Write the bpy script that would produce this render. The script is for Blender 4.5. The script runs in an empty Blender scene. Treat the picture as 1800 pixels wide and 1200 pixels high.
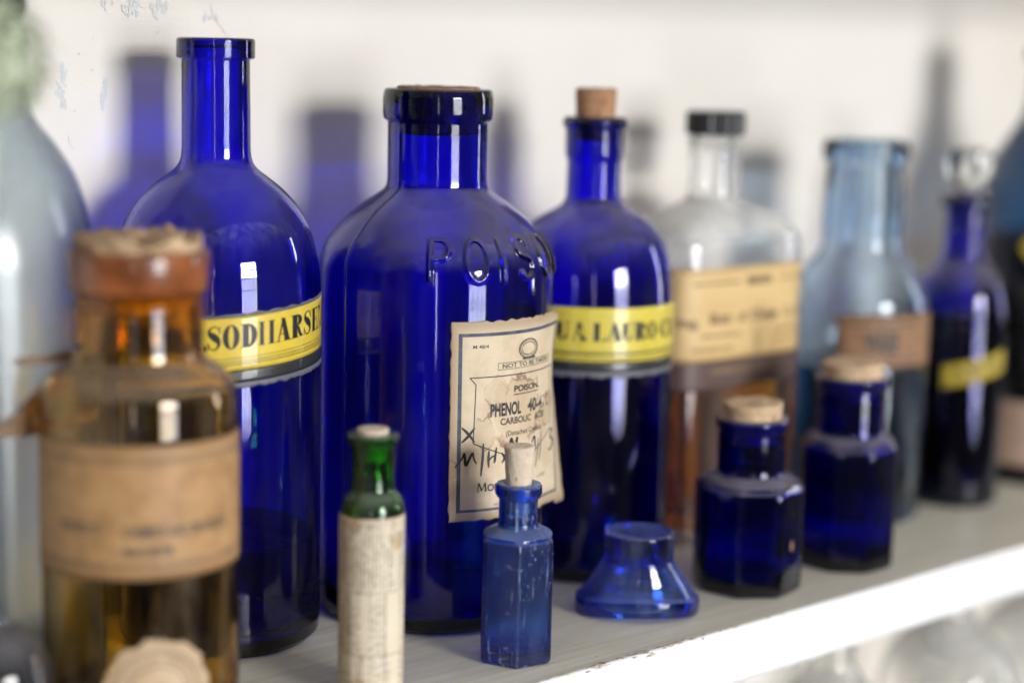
import bpy, bmesh, math, random
import numpy as np
from mathutils import Vector, Matrix, noise

SC = bpy.context.scene
COL = SC.collection
R_ = math.radians
rng = random.Random(7)

# ------------------------------------------------------------------ camera
CAMP = Vector((0, 0, .26))
FWD = Vector((0.65698569, 0.73738457, -0.1569516))
RGT = Vector((0.74866101, -0.6626303, 0.02068287))
UPV = Vector((0.08874966, 0.13109189, 0.9873897))
cd = bpy.data.cameras.new('camera')
cam = bpy.data.objects.new('camera', cd)
COL.objects.link(cam)
m = Matrix((RGT, UPV, -FWD)).transposed().to_4x4()
m.translation = CAMP
cam.matrix_world = m
cd.sensor_width = 36
cd.lens = 65.7
cd.clip_start = .02
cd.clip_end = 60
cd.dof.use_dof = True
cd.dof.focus_distance = .808
cd.dof.aperture_fstop = 2.4
cd.dof.aperture_blades = 0
SC.camera = cam

# ------------------------------------------------------------------ render settings, view
SC.render.engine = 'CYCLES'
cy = SC.cycles
cy.max_bounces = 32
cy.transmission_bounces = 32
cy.glossy_bounces = 12
cy.diffuse_bounces = 4
cy.transparent_max_bounces = 16
cy.caustics_reflective = True
cy.caustics_refractive = True
cy.blur_glossy = .15
cy.sample_clamp_indirect = 45
cy.use_denoising = True
cy.denoiser = 'OPENIMAGEDENOISE'
SC.view_settings.view_transform = 'Standard'
SC.view_settings.look = 'None'
SC.view_settings.gamma = 1
SC.view_settings.exposure = .1

# ------------------------------------------------------------------ world: the dim room behind the camera
W = bpy.data.worlds.new('World')
SC.world = W
W.use_nodes = True
wn = W.node_tree
wn.nodes.clear()
wo = wn.nodes.new('ShaderNodeOutputWorld')
wb = wn.nodes.new('ShaderNodeBackground')
wt = wn.nodes.new('ShaderNodeTexCoord')
wm = wn.nodes.new('ShaderNodeMapping')
wm.inputs['Scale'].default_value = (7, 7, 1.2)
wz = wn.nodes.new('ShaderNodeTexNoise')
wz.inputs['Scale'].default_value = 1.6
wz.inputs['Detail'].default_value = 4
wr = wn.nodes.new('ShaderNodeValToRGB')
e = wr.color_ramp.elements
e[0].position = .38; e[0].color = (.05, .05, .055, 1)
e[1].position = .68; e[1].color = (.36, .35, .34, 1)
wn.links.new(wt.outputs['Generated'], wm.inputs['Vector'])
wn.links.new(wm.outputs['Vector'], wz.inputs['Vector'])
wn.links.new(wz.outputs['Fac'], wr.inputs['Fac'])
ws = wn.nodes.new('ShaderNodeSeparateXYZ')
wn.links.new(wt.outputs['Generated'], ws.inputs[0])
wc = wn.nodes.new('ShaderNodeMapRange')
wc.interpolation_type = 'SMOOTHSTEP'
for k_, v_ in ((1, .18), (2, .75), (3, .5), (4, 5.5)):
    wc.inputs[k_].default_value = v_
wn.links.new(ws.outputs[2], wc.inputs[0])
wx = wn.nodes.new('ShaderNodeVectorMath')
wx.operation = 'SCALE'
wn.links.new(wr.outputs['Color'], wx.inputs[0])
wn.links.new(wc.outputs[0], wx.inputs['Scale'])
wn.links.new(wx.outputs[0], wb.inputs['Color'])
wn.links.new(wb.outputs[0], wo.inputs[0])
wb.inputs['Strength'].default_value = .7

# ------------------------------------------------------------------ the window, as panes of daylight
def pane(name, c, w, h, radiance, col, aim):
    ld = bpy.data.lights.new(name, 'AREA')
    ld.shape = 'RECTANGLE'
    ld.size = w; ld.size_y = h
    ld.energy = radiance * math.pi * w * h
    ld.color = col
    o = bpy.data.objects.new(name, ld)
    COL.objects.link(o)
    o.location = c
    o.rotation_euler = (Vector(aim) - Vector(c)).to_track_quat('-Z', 'Y').to_euler()
    return o

WY = -2.45                  # the window stands 3 m in front of the bottles
def window(x0, x1, z0, z1, nx, nz, radiance, col):
    g = .02
    dx = (x1 - x0) / nx; dz = (z1 - z0) / nz
    for i in range(nx):
        for k in range(nz):
            c = (x0 + dx * (i + .5), WY, z0 + dz * (k + .5))
            pane('window_light', c, dx - g, dz - g, radiance, col, (c[0], 0, c[2]))
window(.10, 1.05, .44, 1.08, 4, 2, 44, (1, .985, .96))     # sky in the upper sash
window(.10, 1.05, -.55, .43, 4, 3, 13, (.93, .96, 1))      # veiled lower sash
pane('side_window_light', (3.2, -.35, .5), .16, 1.3, 14, (.95, .97, 1), (.55, .6, .15))
pane('narrow_rear_light', (-1.6, -2.0, .3), .07, 1.5, 9, (1, .93, .9), (.5, .6, .15))  # narrow lamp behind the camera, added for thin highlights on the glass

# ------------------------------------------------------------------ materials
class NT:
    def __init__(s, name):
        s.m = bpy.data.materials.new(name)
        s.m.use_nodes = True
        s.t = s.m.node_tree
        s.t.nodes.clear()
        s.out = s.n('OutputMaterial')
    def n(s, t, ins=None, **kw):
        nd = s.t.nodes.new('ShaderNode' + t)
        for k, v in kw.items():
            setattr(nd, k, v)
        for k, v in (ins or {}).items():
            s.set(nd, k, v)
        return nd
    def set(s, nd, k, v):
        if isinstance(v, bpy.types.NodeSocket):
            s.t.links.new(v, nd.inputs[k])
        elif isinstance(v, bpy.types.Node):
            s.t.links.new(v.outputs[0], nd.inputs[k])
        else:
            nd.inputs[k].default_value = v
    def math(s, op, a, b=0., c=None, clamp=False):
        nd = s.n('Math', operation=op, use_clamp=clamp)
        s.set(nd, 0, a); s.set(nd, 1, b)
        if c is not None: s.set(nd, 2, c)
        return nd.outputs[0]
    def ramp(s, f, lo, hi, a=0., b=1.):
        nd = s.n('MapRange', {0: f, 1: lo, 2: hi, 3: a, 4: b}, interpolation_type='SMOOTHSTEP')
        return nd.outputs[0]
    def mix(s, f, a, b):
        nd = s.n('Mix', data_type='RGBA')
        for i, v in ((0, f), (6, a), (7, b)):
            if isinstance(v, tuple) and len(v) == 3: v = v + (1,)
            s.set(nd, i, v)
        return nd.outputs[2]
    def noise(s, vec, scale, detail=3, rough=.5):
        nd = s.n('TexNoise', {'Scale': scale, 'Detail': detail, 'Roughness': rough})
        if vec is not None: s.set(nd, 'Vector', vec)
        return nd.outputs['Fac']
    def map(s, vec, sc, loc=(0, 0, 0), rot=(0, 0, 0)):
        return s.n('Mapping', {'Vector': vec, 'Scale': sc, 'Location': loc, 'Rotation': rot}).outputs[0]
    def bump(s, h, strength, dist=.001):
        return s.n('Bump', {'Height': h, 'Strength': strength, 'Distance': dist}).outputs[0]

def glass(name, sigma, dust=.3, dustcol=(.42, .40, .42), specks=.5, ior=1.5, film=.012, seed=0., scratches=0., rough=.015, wear=0., haze=0., dlow=.12, dhigh=.95):
    """solid coloured glass: clear surface, absorbing volume, dust on upward faces and some specks"""
    t = NT(name)
    geo = t.n('NewGeometry')
    pos = t.n('TexCoord').outputs['Object']
    pos = t.map(pos, (1, 1, 1), (seed, seed * .7, seed * .3))
    nz = t.n('SeparateXYZ', {0: geo.outputs['Normal']}).outputs[2]
    up = t.ramp(nz, dlow, dhigh)
    n1 = t.noise(pos, 38, 5, .6)
    d = t.math('MULTIPLY', up, t.ramp(n1, .25, .75, .35, 1.))
    d = t.math('MULTIPLY', d, dust)
    smear = t.ramp(t.noise(t.map(pos, (1, 1, .35)), 30, 4, .65), .45, .8, 0, film * 3)
    d = t.math('ADD', t.math('ADD', d, haze), smear)
    vo = t.n('TexVoronoi', {'Vector': pos, 'Scale': 240., 'Randomness': 1.}, feature='F1')
    sp = t.math('MULTIPLY', t.ramp(vo.outputs['Distance'], .02, .10, 1, 0), t.ramp(t.noise(pos, 60, 2), .60, .66))
    d = t.math('ADD', d, t.math('MULTIPLY', sp, specks))
    if scratches:
        a = t.noise(t.map(pos, (900, 900, 60), rot=(.35, .2, .5)), 1, 2, .5)
        b = t.noise(t.map(pos, (700, 60, 700), rot=(.2, .6, .1)), 1, 2, .5)
        sc = t.math('MULTIPLY', t.math('MAXIMUM', t.ramp(a, .61, .68), t.ramp(b, .62, .70)), t.ramp(t.noise(pos, 70, 3), .42, .6))
        d = t.math('ADD', d, t.math('MULTIPLY', sc, scratches))
    if wear:
        pt = t.ramp(geo.outputs['Pointiness'], .515, .56, 0, wear)
        d = t.math('ADD', d, t.math('MULTIPLY', pt, t.ramp(t.noise(pos, 130, 4), .42, .6)))
    d = t.math('MINIMUM', d, .9)
    hb = t.noise(t.map(pos, (1, 1, .3)), 22, 2)
    bmp = t.bump(hb, .10, .004)
    g = t.n('BsdfPrincipled', {'Base Color': (1, 1, 1, 1), 'Roughness': rough, 'IOR': ior, 'Transmission Weight': 1., 'Normal': bmp})
    df = t.n('BsdfDiffuse', {'Color': dustcol + (1,)})
    mx = t.n('MixShader', {0: d, 1: g, 2: df})
    t.t.links.new(mx.outputs[0], t.out.inputs['Surface'])
    if max(sigma) > 0:
        D = max(sigma) * 1.02
        va = t.n('VolumeAbsorption', {'Color': tuple(1 - s / D for s in sigma) + (1,), 'Density': D})
        t.t.links.new(va.outputs[0], t.out.inputs['Volume'])
    return t.m

def liquid(name, sigma, ior=1.34):
    t = NT(name)
    g = t.n('BsdfPrincipled', {'Base Color': (1, 1, 1, 1), 'Roughness': 0., 'IOR': ior, 'Transmission Weight': 1.})
    D = max(sigma) * 1.02
    va = t.n('VolumeAbsorption', {'Color': tuple(1 - s / D for s in sigma) + (1,), 'Density': D})
    t.t.links.new(g.outputs[0], t.out.inputs['Surface'])
    t.t.links.new(va.outputs[0], t.out.inputs['Volume'])
    return t.m

def cork_mat(name, c0, c1, dark=(.07, .035, .015), seed=0.):
    t = NT(name)
    p = t.map(t.n('TexCoord').outputs['Object'], (1, 1, 1), (seed, seed, seed))
    n1 = t.noise(p, 260, 5, .65)
    c = t.mix(t.ramp(n1, .3, .7), c0, c1)
    n2 = t.noise(t.map(p, (1, 1, .5)), 420, 2, .6)
    c = t.mix(t.ramp(n2, .64, .70), c, dark)
    n3 = t.noise(p, 90, 3)
    c = t.mix(t.ramp(n3, .45, .75, 0, .35), c, tuple(x * .55 for x in c0))
    b = t.n('BsdfPrincipled', {'Base Color': c, 'Roughness': .9, 'Normal': t.bump(t.math('ADD', n1, n2), .5, .0008)})
    t.t.links.new(b.outputs[0], t.out.inputs[0])
    return t.m

def paper_mat(name, base, stain, amount=.4, blots=(), edge=.35, gloss=.55, scale=6., aspect=1., seed=0., sheen=0., fill=.22):
    """aged paper in the label's own uv; blots = (u, v, radius) tide marks with a darker rim"""
    t = NT(name)
    uv = t.n('TexCoord').outputs['UV']
    sx = t.n('SeparateXYZ', {0: uv})
    u, v = sx.outputs[0], sx.outputs[1]
    suv = t.map(uv, (aspect, 1, 1), (seed, seed, 0))
    n1 = t.noise(suv, scale, 5, .6)
    c = t.mix(t.ramp(n1, .35, .75, 0, amount), base, stain)
    fib = t.noise(suv, 160, 2)
    c = t.mix(t.ramp(fib, .3, .8, 0, .14), c, tuple(x * .6 for x in base))
    eu = t.math('MINIMUM', u, t.math('SUBTRACT', 1., u))
    ev = t.math('MINIMUM', v, t.math('SUBTRACT', 1., v))
    ed = t.math('ADD', t.math('MINIMUM', eu, ev), t.math('MULTIPLY', t.math('SUBTRACT', n1, .5), .08))
    c = t.mix(t.ramp(ed, 0., .09, edge, 0), c, tuple(x * .6 for x in stain))
    wob = t.noise(suv, 9, 6, .62)
    for bu, bv, br in blots:
        dx = t.math('MULTIPLY', t.math('SUBTRACT', u, bu), aspect)
        dy = t.math('SUBTRACT', v, bv)
        r = t.math('SQRT', t.math('ADD', t.math('MULTIPLY', dx, dx), t.math('MULTIPLY', dy, dy)))
        r = t.math('ADD', r, t.math('MULTIPLY', t.math('SUBTRACT', wob, .5), br * 1.5))
        c = t.mix(t.ramp(r, br * .7, br, fill, 0), c, stain)
        rim = t.math('MULTIPLY', t.ramp(r, br * .82, br * .97), t.ramp(r, br * .98, br * 1.05, 1, 0))
        c = t.mix(t.math('MULTIPLY', rim, t.ramp(t.noise(suv, 5, 2), .4, .6, .12, .75)), c, (.13, .06, .025))
    b = t.n('BsdfPrincipled', {'Base Color': c, 'Roughness': gloss, 'Coat Weight': sheen, 'Coat Roughness': .06,
                               'Normal': t.bump(t.noise(suv, 40, 4), .18, .0006)})
    t.t.links.new(b.outputs[0], t.out.inputs[0])
    return t.m

def plain(name, col, rough=.5, vary=.15, scale=60, bump=0., coat=0.):
    t = NT(name)
    p = t.n('TexCoord').outputs['Object']
    n1 = t.noise(p, scale, 4, .6)
    c = t.mix(t.ramp(n1, .3, .7, 0, 1), tuple(x * (1 - vary) for x in col), tuple(min(1, x * (1 + vary)) for x in col))
    ins = {'Base Color': c, 'Roughness': rough, 'Coat Weight': coat, 'Coat Roughness': .05}
    if bump: ins['Normal'] = t.bump(n1, bump, .001)
    b = t.n('BsdfPrincipled', ins)
    t.t.links.new(b.outputs[0], t.out.inputs[0])
    return t.m

COB = (850, 1050, 94)
M = {}
M['cobalt_a'] = glass('cobalt_glass', COB, dust=.13, seed=1.3)
M['cobalt_b'] = glass('dusty_cobalt_glass', COB, dust=.27, seed=4.1, specks=.7, dustcol=(.40, .365, .375))
M['cobalt_c'] = glass('dark_cobalt_glass', (1300, 1500, 130), dust=.45, seed=7.7, dustcol=(.36, .33, .38), wear=.25)
M['cobalt_d'] = glass('scratched_cobalt_glass', (640, 350, 42), dust=.5, seed=2.2, specks=.35, film=.04, haze=.02, scratches=.40, rough=.22, dustcol=(.27, .37, .60), wear=.5)
M['cobalt_e'] = glass('bright_cobalt_glass', (480, 260, 20), dust=.25, seed=9.2, film=.07, dustcol=(.30, .38, .66))
M['green'] = glass('green_glass', (800, 300, 900), dust=.3, seed=3., film=.07, dustcol=(.3, .38, .26))
M['amber'] = glass('amber_glass', (46, 140, 640), dust=.42, seed=5., film=.10, dustcol=(.38, .30, .22))
M['clear'] = glass('clear_glass', (6, 5, 5.5), dust=.62, seed=6., film=.10, dustcol=(.55, .55, .53))
M['flask'] = glass('dusty_clear_glass', (6, 5, 5.5), dust=.7, seed=16., film=.03, dustcol=(.66, .65, .63), haze=.018, dlow=.03, dhigh=.6)
M['pale'] = glass('pale_blue_glass', (108, 64, 29), dust=.30, seed=8., film=.05, dustcol=(.5, .52, .55))
M['grey'] = glass('grey_blue_glass', (95, 66, 52), dust=.3, seed=11., film=.05, rough=.2, dustcol=(.46, .49, .50))
M['teal'] = glass('teal_glass', (700, 470, 320), dust=.28, seed=12., film=.05)
M['cork'] = cork_mat('brown_cork', (.34, .17, .085), (.44, .25, .14), seed=1)
M['cork_pale'] = cork_mat('pale_cork', (.62, .50, .38), (.72, .61, .49), (.34, .2, .12), seed=2)
M['cork_tan'] = cork_mat('tan_cork', (.50, .34, .20), (.62, .45, .29), seed=3)
M['cork_crumb'] = cork_mat('crumbling_cork', (.40, .24, .13), (.66, .48, .31), seed=5)
M['ink'] = plain('black_ink', (.018, .019, .022), .45, .3)
M['ink_soft'] = plain('faded_ink', (.055, .05, .045), .6, .4)
M['ink_dark'] = plain('grey_black_ink', (.028, .028, .03), .55, .3)
M['ink_blue'] = plain('slate_blue_ink', (.06, .075, .11), .6, .35, 300)
M['ink_brown'] = plain('faded_brown_ink', (.16, .10, .045), .6, .3)
M['ink_grey'] = plain('grey_print', (.075, .065, .055), .7, .3, 400)
M['ink_gold'] = plain('gold_print', (.36, .25, .12), .6, .2)
M['black_plastic'] = plain('black_screw_cap', (.012, .012, .014), .28, .2)
M['paper'] = paper_mat('stained_cream_paper', (.68, .56, .40), (.36, .21, .095), .45,
                       ((.47, .53, .20), (.29, .64, .085), (.80, .50, .09), (.21, .44, .075), (.0, .27, .05)), edge=.55, scale=5, gloss=.6, seed=3.)
M['yellow'] = paper_mat('varnished_yellow_paper', (.72, .55, .055), (.62, .42, .04), .5, edge=0., gloss=.4, scale=5, aspect=4, seed=2., sheen=.7)
M['yellow_b'] = paper_mat('pale_yellow_paper', (.70, .58, .07), (.52, .42, .06), .6, edge=0., gloss=.4, scale=5, aspect=4, seed=6., sheen=.7)
M['yellow_dull'] = paper_mat('dull_yellow_paper', (.50, .38, .03), (.32, .24, .03), .6, edge=.2, gloss=.5, scale=6, aspect=3, seed=9.)
M['cream'] = paper_mat('cream_label_paper', (.70, .50, .235), (.50, .31, .11), .4, edge=.45, gloss=.5, scale=3, seed=5.)
M['brownband'] = paper_mat('brown_label_band', (.10, .062, .055), (.15, .10, .085), .6, edge=.2, gloss=.4, scale=7, seed=5.)
M['kraft'] = paper_mat('brown_label_paper', (.46, .27, .12), (.26, .13, .05), .75, edge=.5, gloss=.55, scale=6, aspect=2, seed=4.)
M['rust'] = paper_mat('worn_brown_label_paper', (.33, .185, .095), (.13, .06, .035), .9, edge=.6, gloss=.6, scale=9, aspect=2, seed=7.)
M['torn'] = paper_mat('torn_brown_label_paper', (.22, .14, .075), (.10, .06, .03), .8, edge=.5, gloss=.6, scale=9, aspect=2, seed=3.)
M['pink'] = paper_mat('pinkish_label_paper', (.42, .29, .22), (.26, .16, .11), .5, edge=.3, gloss=.6, scale=6, seed=8.)
M['newsprint'] = paper_mat('newsprint_paper', (.72, .64, .50), (.50, .35, .20), .35, ((.645, .865, .05), (.40, .99, .055), (.43, .10, .05)), edge=.3, gloss=.7, scale=4, seed=1., fill=.75)
M['blackband'] = paper_mat('black_label_band', (.02, .022, .02), (.09, .09, .085), .5, edge=0, gloss=.3, scale=20, aspect=4, seed=1., sheen=.6)
M['varnish'] = paper_mat('flaking_grey_varnish', (.10, .10, .13), (.25, .25, .27), .8, edge=0, gloss=.4, scale=20, aspect=6, seed=3.)
M['orange_seal'] = plain('orange_brown_sealing_band', (.25, .075, .022), .3, .4, 70, coat=.6)
M['amber_liquid'] = liquid('amber_liquid', (11, 27, 80))
M['dark_liquid'] = liquid('dark_liquid', (300, 260, 220))
M['thin_dark_liquid'] = liquid('thin_dark_liquid', (26, 22, 15))
M['slate_liquid'] = liquid('slate_liquid', (75, 48, 34))
M['brown_liquid'] = liquid('brown_liquid', (40, 85, 260))

def wall_mat():
    t = NT('old_cream_wall_paint')
    p = t.n('TexCoord').outputs['Object']
    n1 = t.noise(p, 5, 4, .6)
    c = t.mix(t.ramp(n1, .3, .7), (.70, .655, .595), (.755, .722, .678))
    n2 = t.noise(p, 3.2, 3)
    c = t.mix(t.ramp(n2, .55, .72, 0, .35), c, (.68, .60, .52))
    # small scuffs and flecks in the paint, only in patches
    f = t.noise(t.map(p, (420, 1, 160)), 1, 3, .7)
    pm = t.ramp(t.noise(p, 17, 3), .56, .68)
    c = t.mix(t.math('MULTIPLY', t.ramp(f, .66, .72, 0, .6), pm), c, (.33, .37, .42))
    s = t.noise(p, 900, 1)
    c = t.mix(t.math('MULTIPLY', t.ramp(s, .77, .80, 0, .7), t.ramp(t.noise(p, 30, 2), .5, .6)), c, (.22, .21, .2))
    h = t.math('ADD', t.noise(p, 130, 5, .6), t.noise(t.map(p, (1, 1, 5)), 60, 3))
    b = t.n('BsdfPrincipled', {'Base Color': c, 'Roughness': .55, 'Normal': t.bump(h, .16, .001)})
    t.t.links.new(b.outputs[0], t.out.inputs[0])
    return t.m

def shelf_mat(top):
    t = NT('olive_grey_shelf_paint' if top else 'white_gloss_paint')
    p = t.n('TexCoord').outputs['Object']
    brush = t.noise(t.map(p, (7, 260, 1)), 1, 4, .6)
    blot = t.noise(p, 14, 5, .6)
    if top:
        c = t.mix(t.ramp(blot, .3, .72), (.67, .64, .53), (.75, .725, .62))
        c = t.mix(t.ramp(brush, .35, .65, 0, .8), c, (.56, .53, .42))
        st = t.noise(p, 32, 5, .65)
        c = t.mix(t.ramp(st, .58, .72, 0, .3), c, (.42, .38, .29))
        d = t.noise(p, 500, 2)
        c = t.mix(t.ramp(d, .70, .76, 0, .6), c, (.16, .13, .10))
        rough, bs = .42, .25
    else:
        c = t.mix(t.ramp(blot, .35, .7), (.80, .80, .80), (.86, .86, .86))
        d = t.noise(t.map(p, (1, 1, 3)), 160, 3)
        c = t.mix(t.ramp(d, .70, .78, 0, .25), c, (.5, .46, .4))
        rough, bs = .4, .12
    b = t.n('BsdfPrincipled', {'Base Color': c, 'Roughness': rough, 'Normal': t.bump(t.math('ADD', brush, blot), bs, .0008)})
    t.t.links.new(b.outputs[0], t.out.inputs[0])
    return t.m
M['wall'] = wall_mat()
M['shelf_top'] = shelf_mat(True)
M['shelf_front'] = shelf_mat(False)
M['chip'] = plain('blue_grey_paint_scuff', (.615, .63, .64), .6, .06, 900)
M['wear'] = plain('bare_worn_wood', (.42, .36, .30), .8, .5, 500)

# ------------------------------------------------------------------ object helpers
def link(name, verts, faces, mats, parent=None, loc=None, smooth=True, uvs=None, midx=None):
    me = bpy.data.meshes.new(name)
    me.from_pydata([tuple(v) for v in verts], [], [tuple(f) for f in faces])
    for mt in (mats if isinstance(mats, (list, tuple)) else [mats]):
        me.materials.append(mt)
    if uvs is not None:
        ul = me.uv_layers.new(name='UVMap')
        vi = np.empty(len(me.loops), dtype=np.int32)
        me.loops.foreach_get('vertex_index', vi)
        ul.data.foreach_set('uv', np.asarray(uvs, dtype=np.float32)[vi].ravel())
    if smooth:
        me.polygons.foreach_set('use_smooth', [True] * len(me.polygons))
    if midx is not None:
        me.polygons.foreach_set('material_index', midx)
    o = bpy.data.objects.new(name, me)
    COL.objects.link(o)
    if parent: o.parent = parent
    if loc: o.location = loc
    return o

def recalc(o):
    bm = bmesh.new(); bm.from_mesh(o.data)
    bmesh.ops.recalc_face_normals(bm, faces=bm.faces[:])
    bm.to_mesh(o.data); bm.free()
    return o

def thing(name, loc, label, cat, group=None):
    o = bpy.data.objects.new(name, None)
    o.empty_display_size = .02
    COL.objects.link(o)
    o.location = loc
    o['label'] = label; o['category'] = cat
    if group: o['group'] = group
    return o

def facing(c):
    """angle, at a bottle standing at c, of the direction towards the camera"""
    return math.atan2(-c[1], -c[0])

def cr(pts, n=6):
    """Catmull-Rom through the points"""
    P = [Vector(p) for p in pts]
    P = [P[0] * 2 - P[1]] + P + [P[-1] * 2 - P[-2]]
    out = []
    for i in range(1, len(P) - 2):
        for k in range(n):
            t = k / n
            a, b, c, d = P[i - 1], P[i], P[i + 1], P[i + 2]
            out.append(.5 * ((2 * b) + (c - a) * t + (2 * a - 5 * b + 4 * c - d) * t * t + (3 * b - a - 3 * c + d) * t ** 3))
    out.append(P[-2])
    return [tuple(p) for p in out]

def soften(pts, fil=.9, it=2):
    """round the corners of a profile (millimetres)"""
    out = [pts[0]]
    for a, b in zip(pts, pts[1:]):
        A, B = Vector(a), Vector(b)
        L = (B - A).length
        if L > 2.6 * fil:
            out += [tuple(A + (B - A) * (fil / L)), tuple(B - (B - A) * (fil / L))]
        out.append(b)
    for _ in range(it):
        q = [out[0]]
        for a, b in zip(out, out[1:]):
            A, B = Vector(a), Vector(b)
            q += [tuple(A * .75 + B * .25), tuple(A * .25 + B * .75)]
        q.append(out[-1])
        out = q
    return out

def hollow(outer, bore, neck_z, t, tb, heel=4):
    """outer profile (r, z in mm, from bottom centre to lip outer edge) -> closed profile of a hollow bottle"""
    o = outer
    top = o[-1][1]
    inner = []
    for i in range(1, len(o) - 1):
        r, z = o[i]
        if z > neck_z or r < bore: continue
        d = Vector(o[i + 1]) - Vector(o[i - 1])
        if d.length < 1e-6: continue
        d.normalize()
        n = Vector((d.y, -d.x))
        ri, zi = r - n.x * t, z - n.y * t
        if zi < tb + heel or z < heel: continue
        inner.append((max(bore, ri), zi))
    inner.sort(key=lambda p: p[1])
    # strictly rising
    cl = []
    for p in inner:
        if not cl or p[1] > cl[-1][1] + .15: cl.append(p)
    r0 = cl[0][0]
    bot = [(0, tb + 1.2), (r0 * .6, tb + .5), (r0 - 3.5 if r0 > 8 else r0 * .7, tb), (r0 - .8, tb + 1.5)]
    core = cl + [(bore, neck_z + .5 + i * 1.5) for i in range(6)]
    for _ in range(10):
        core = [core[0]] + [tuple((Vector(a) + Vector(b) * 2 + Vector(c)) / 4) for a, b, c in zip(core, core[1:], core[2:])] + [core[-1]]
    inn = bot + core + [(bore, top - .8), (bore + .7, top)]
    return list(outer) + [p for p in reversed(inn)]

def lathe(name, prof, mat, parent, seg=112, shape=None, disp=None, rot=0.):
    """revolve a profile in mm that starts and ends on the axis; shape(theta array, r, z) returns radii"""
    th = np.arange(seg) / seg * 2 * math.pi + rot
    V = [(0, 0, prof[0][1] / 1000)]
    rings = prof[1:-1]
    C, S = np.cos(th), np.sin(th)
    al = []
    for i, (r, z) in enumerate(rings):
        rr = shape(th, r, z) if shape else np.full(seg, r)
        if disp is not None: rr = rr + disp[i]
        al.append(np.stack([rr * C, rr * S, np.full(seg, z)], 1) / 1000)
    al = np.concatenate(al)
    V += al.tolist() + [(0, 0, prof[-1][1] / 1000)]
    F = []
    n = len(rings)
    for j in range(seg):
        F.append((0, 1 + (j + 1) % seg, 1 + j))
    for i in range(n - 1):
        a = 1 + i * seg; b = a + seg
        for j in range(seg):
            k = (j + 1) % seg
            F.append((a + j, a + k, b + k, b + j))
    a = 1 + (n - 1) * seg
    for j in range(seg):
        F.append((a + j, a + (j + 1) % seg, len(V) - 1))
    return recalc(link(name, V, F, mat, parent))

def clean(prof):
    """drop on-axis interior points so only the ends sit on the axis"""
    return [prof[0]] + [(max(r, .05), z) for r, z in prof[1:-1]] + [prof[-1]]

def polyshape(n, phase, z_round, z_poly, p=36.):
    """n-sided body below z_poly, round above z_round"""
    def f(th, r, z):
        k = min(1, max(0, (z_round - z) / (z_round - z_poly)))
        k = k * k * (3 - 2 * k)
        a = np.zeros_like(th)
        for i in range(n):
            a += np.maximum(0, np.cos(th - phase - (i + .5) * 2 * math.pi / n)) ** p
        ap = math.cos(math.pi / n)
        return r * ((1 - k) + k * ap * np.minimum(a ** (-1 / p), 1 / ap * .985))
    return f

def stopper(name, r0, r1, z0, z1, mat, parent, seed=0, rough=.35, crumb=0., tilt=0.):
    """cork: tapering from r0 at z0 to r1 at z1 (mm), uneven surface and top"""
    seg, nz = 48, 14
    rings = [(r0 * f, z0) for f in (.45, .92)] + [(r0 + (r1 - r0) * i / nz, z0 + .5 + (z1 - z0 - 1) * i / nz) for i in range(nz + 1)]
    rings += [(r1 * f, z1) for f in (.95, .8, .6, .4, .2)]
    V = [(0, 0, z0 / 1000)]; F = []
    for r, z in rings:
        for j in range(seg):
            a = 2 * math.pi * j / seg
            p = Vector((r * math.cos(a), r * math.sin(a), z))
            q = p * .35 + Vector((seed * 9.1, seed * 3.3, 0))
            d = noise.noise(q) * rough + noise.noise(q * 3.1) * rough * .5
            rr = max(.05, r + d)
            zz = z
            if z >= z1 - .01 or z > z0 + (z1 - z0) * .8:
                zz += crumb * (noise.noise(q * .8) * 2.2 + noise.noise(q * 2.3)) + tilt * p.x
            V.append((rr * math.cos(a) / 1000, rr * math.sin(a) / 1000, zz / 1000))
    V.append((0, 0, (z1 + crumb * noise.noise(Vector((seed, 0, 0)))) / 1000))
    n = len(rings)
    for j in range(seg):
        F.append((0, 1 + (j + 1) % seg, 1 + j))
        F.append((1 + (n - 1) * seg + j, 1 + (n - 1) * seg + (j + 1) % seg, len(V) - 1))
    for i in range(n - 1):
        for j in range(seg):
            k = (j + 1) % seg
            F.append((1 + i * seg + j, 1 + i * seg + k, 1 + (i + 1) * seg + k, 1 + (i + 1) * seg + j))
    return recalc(link(name, V, F, mat, parent))

# ---- labels: a thin sheet bent to a surface. surf(u, v, off) -> point in the bottle's own space
def sheet(name, surf, mat, parent, nu=60, nv=30, t=.00018, edge=None):
    V = []; UV = []; F = []
    for side in (t, .00004):
        for j in range(nv + 1):
            for i in range(nu + 1):
                u, v = i / nu, j / nv
                uu, vv = edge(u, v) if edge else (u, v)
                V.append(surf(uu, vv, side)); UV.append((u, v))
    W_ = nu + 1; n = W_ * (nv + 1)
    for j in range(nv):
        for i in range(nu):
            a = j * W_ + i
            F.append((a, a + 1, a + 1 + W_, a + W_))
            F.append((n + a, n + a + W_, n + a + 1 + W_, n + a + 1))
    rim = [i for i in range(nu + 1)] + [j * W_ + nu for j in range(1, nv + 1)] + [nv * W_ + i for i in range(nu - 1, -1, -1)] + [j * W_ for j in range(nv - 1, 0, -1)]
    for a, b in zip(rim, rim[1:] + rim[:1]):
        F.append((a, n + a, n + b, b))
    return link(name, V, F, mat, parent, uvs=UV)

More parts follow.
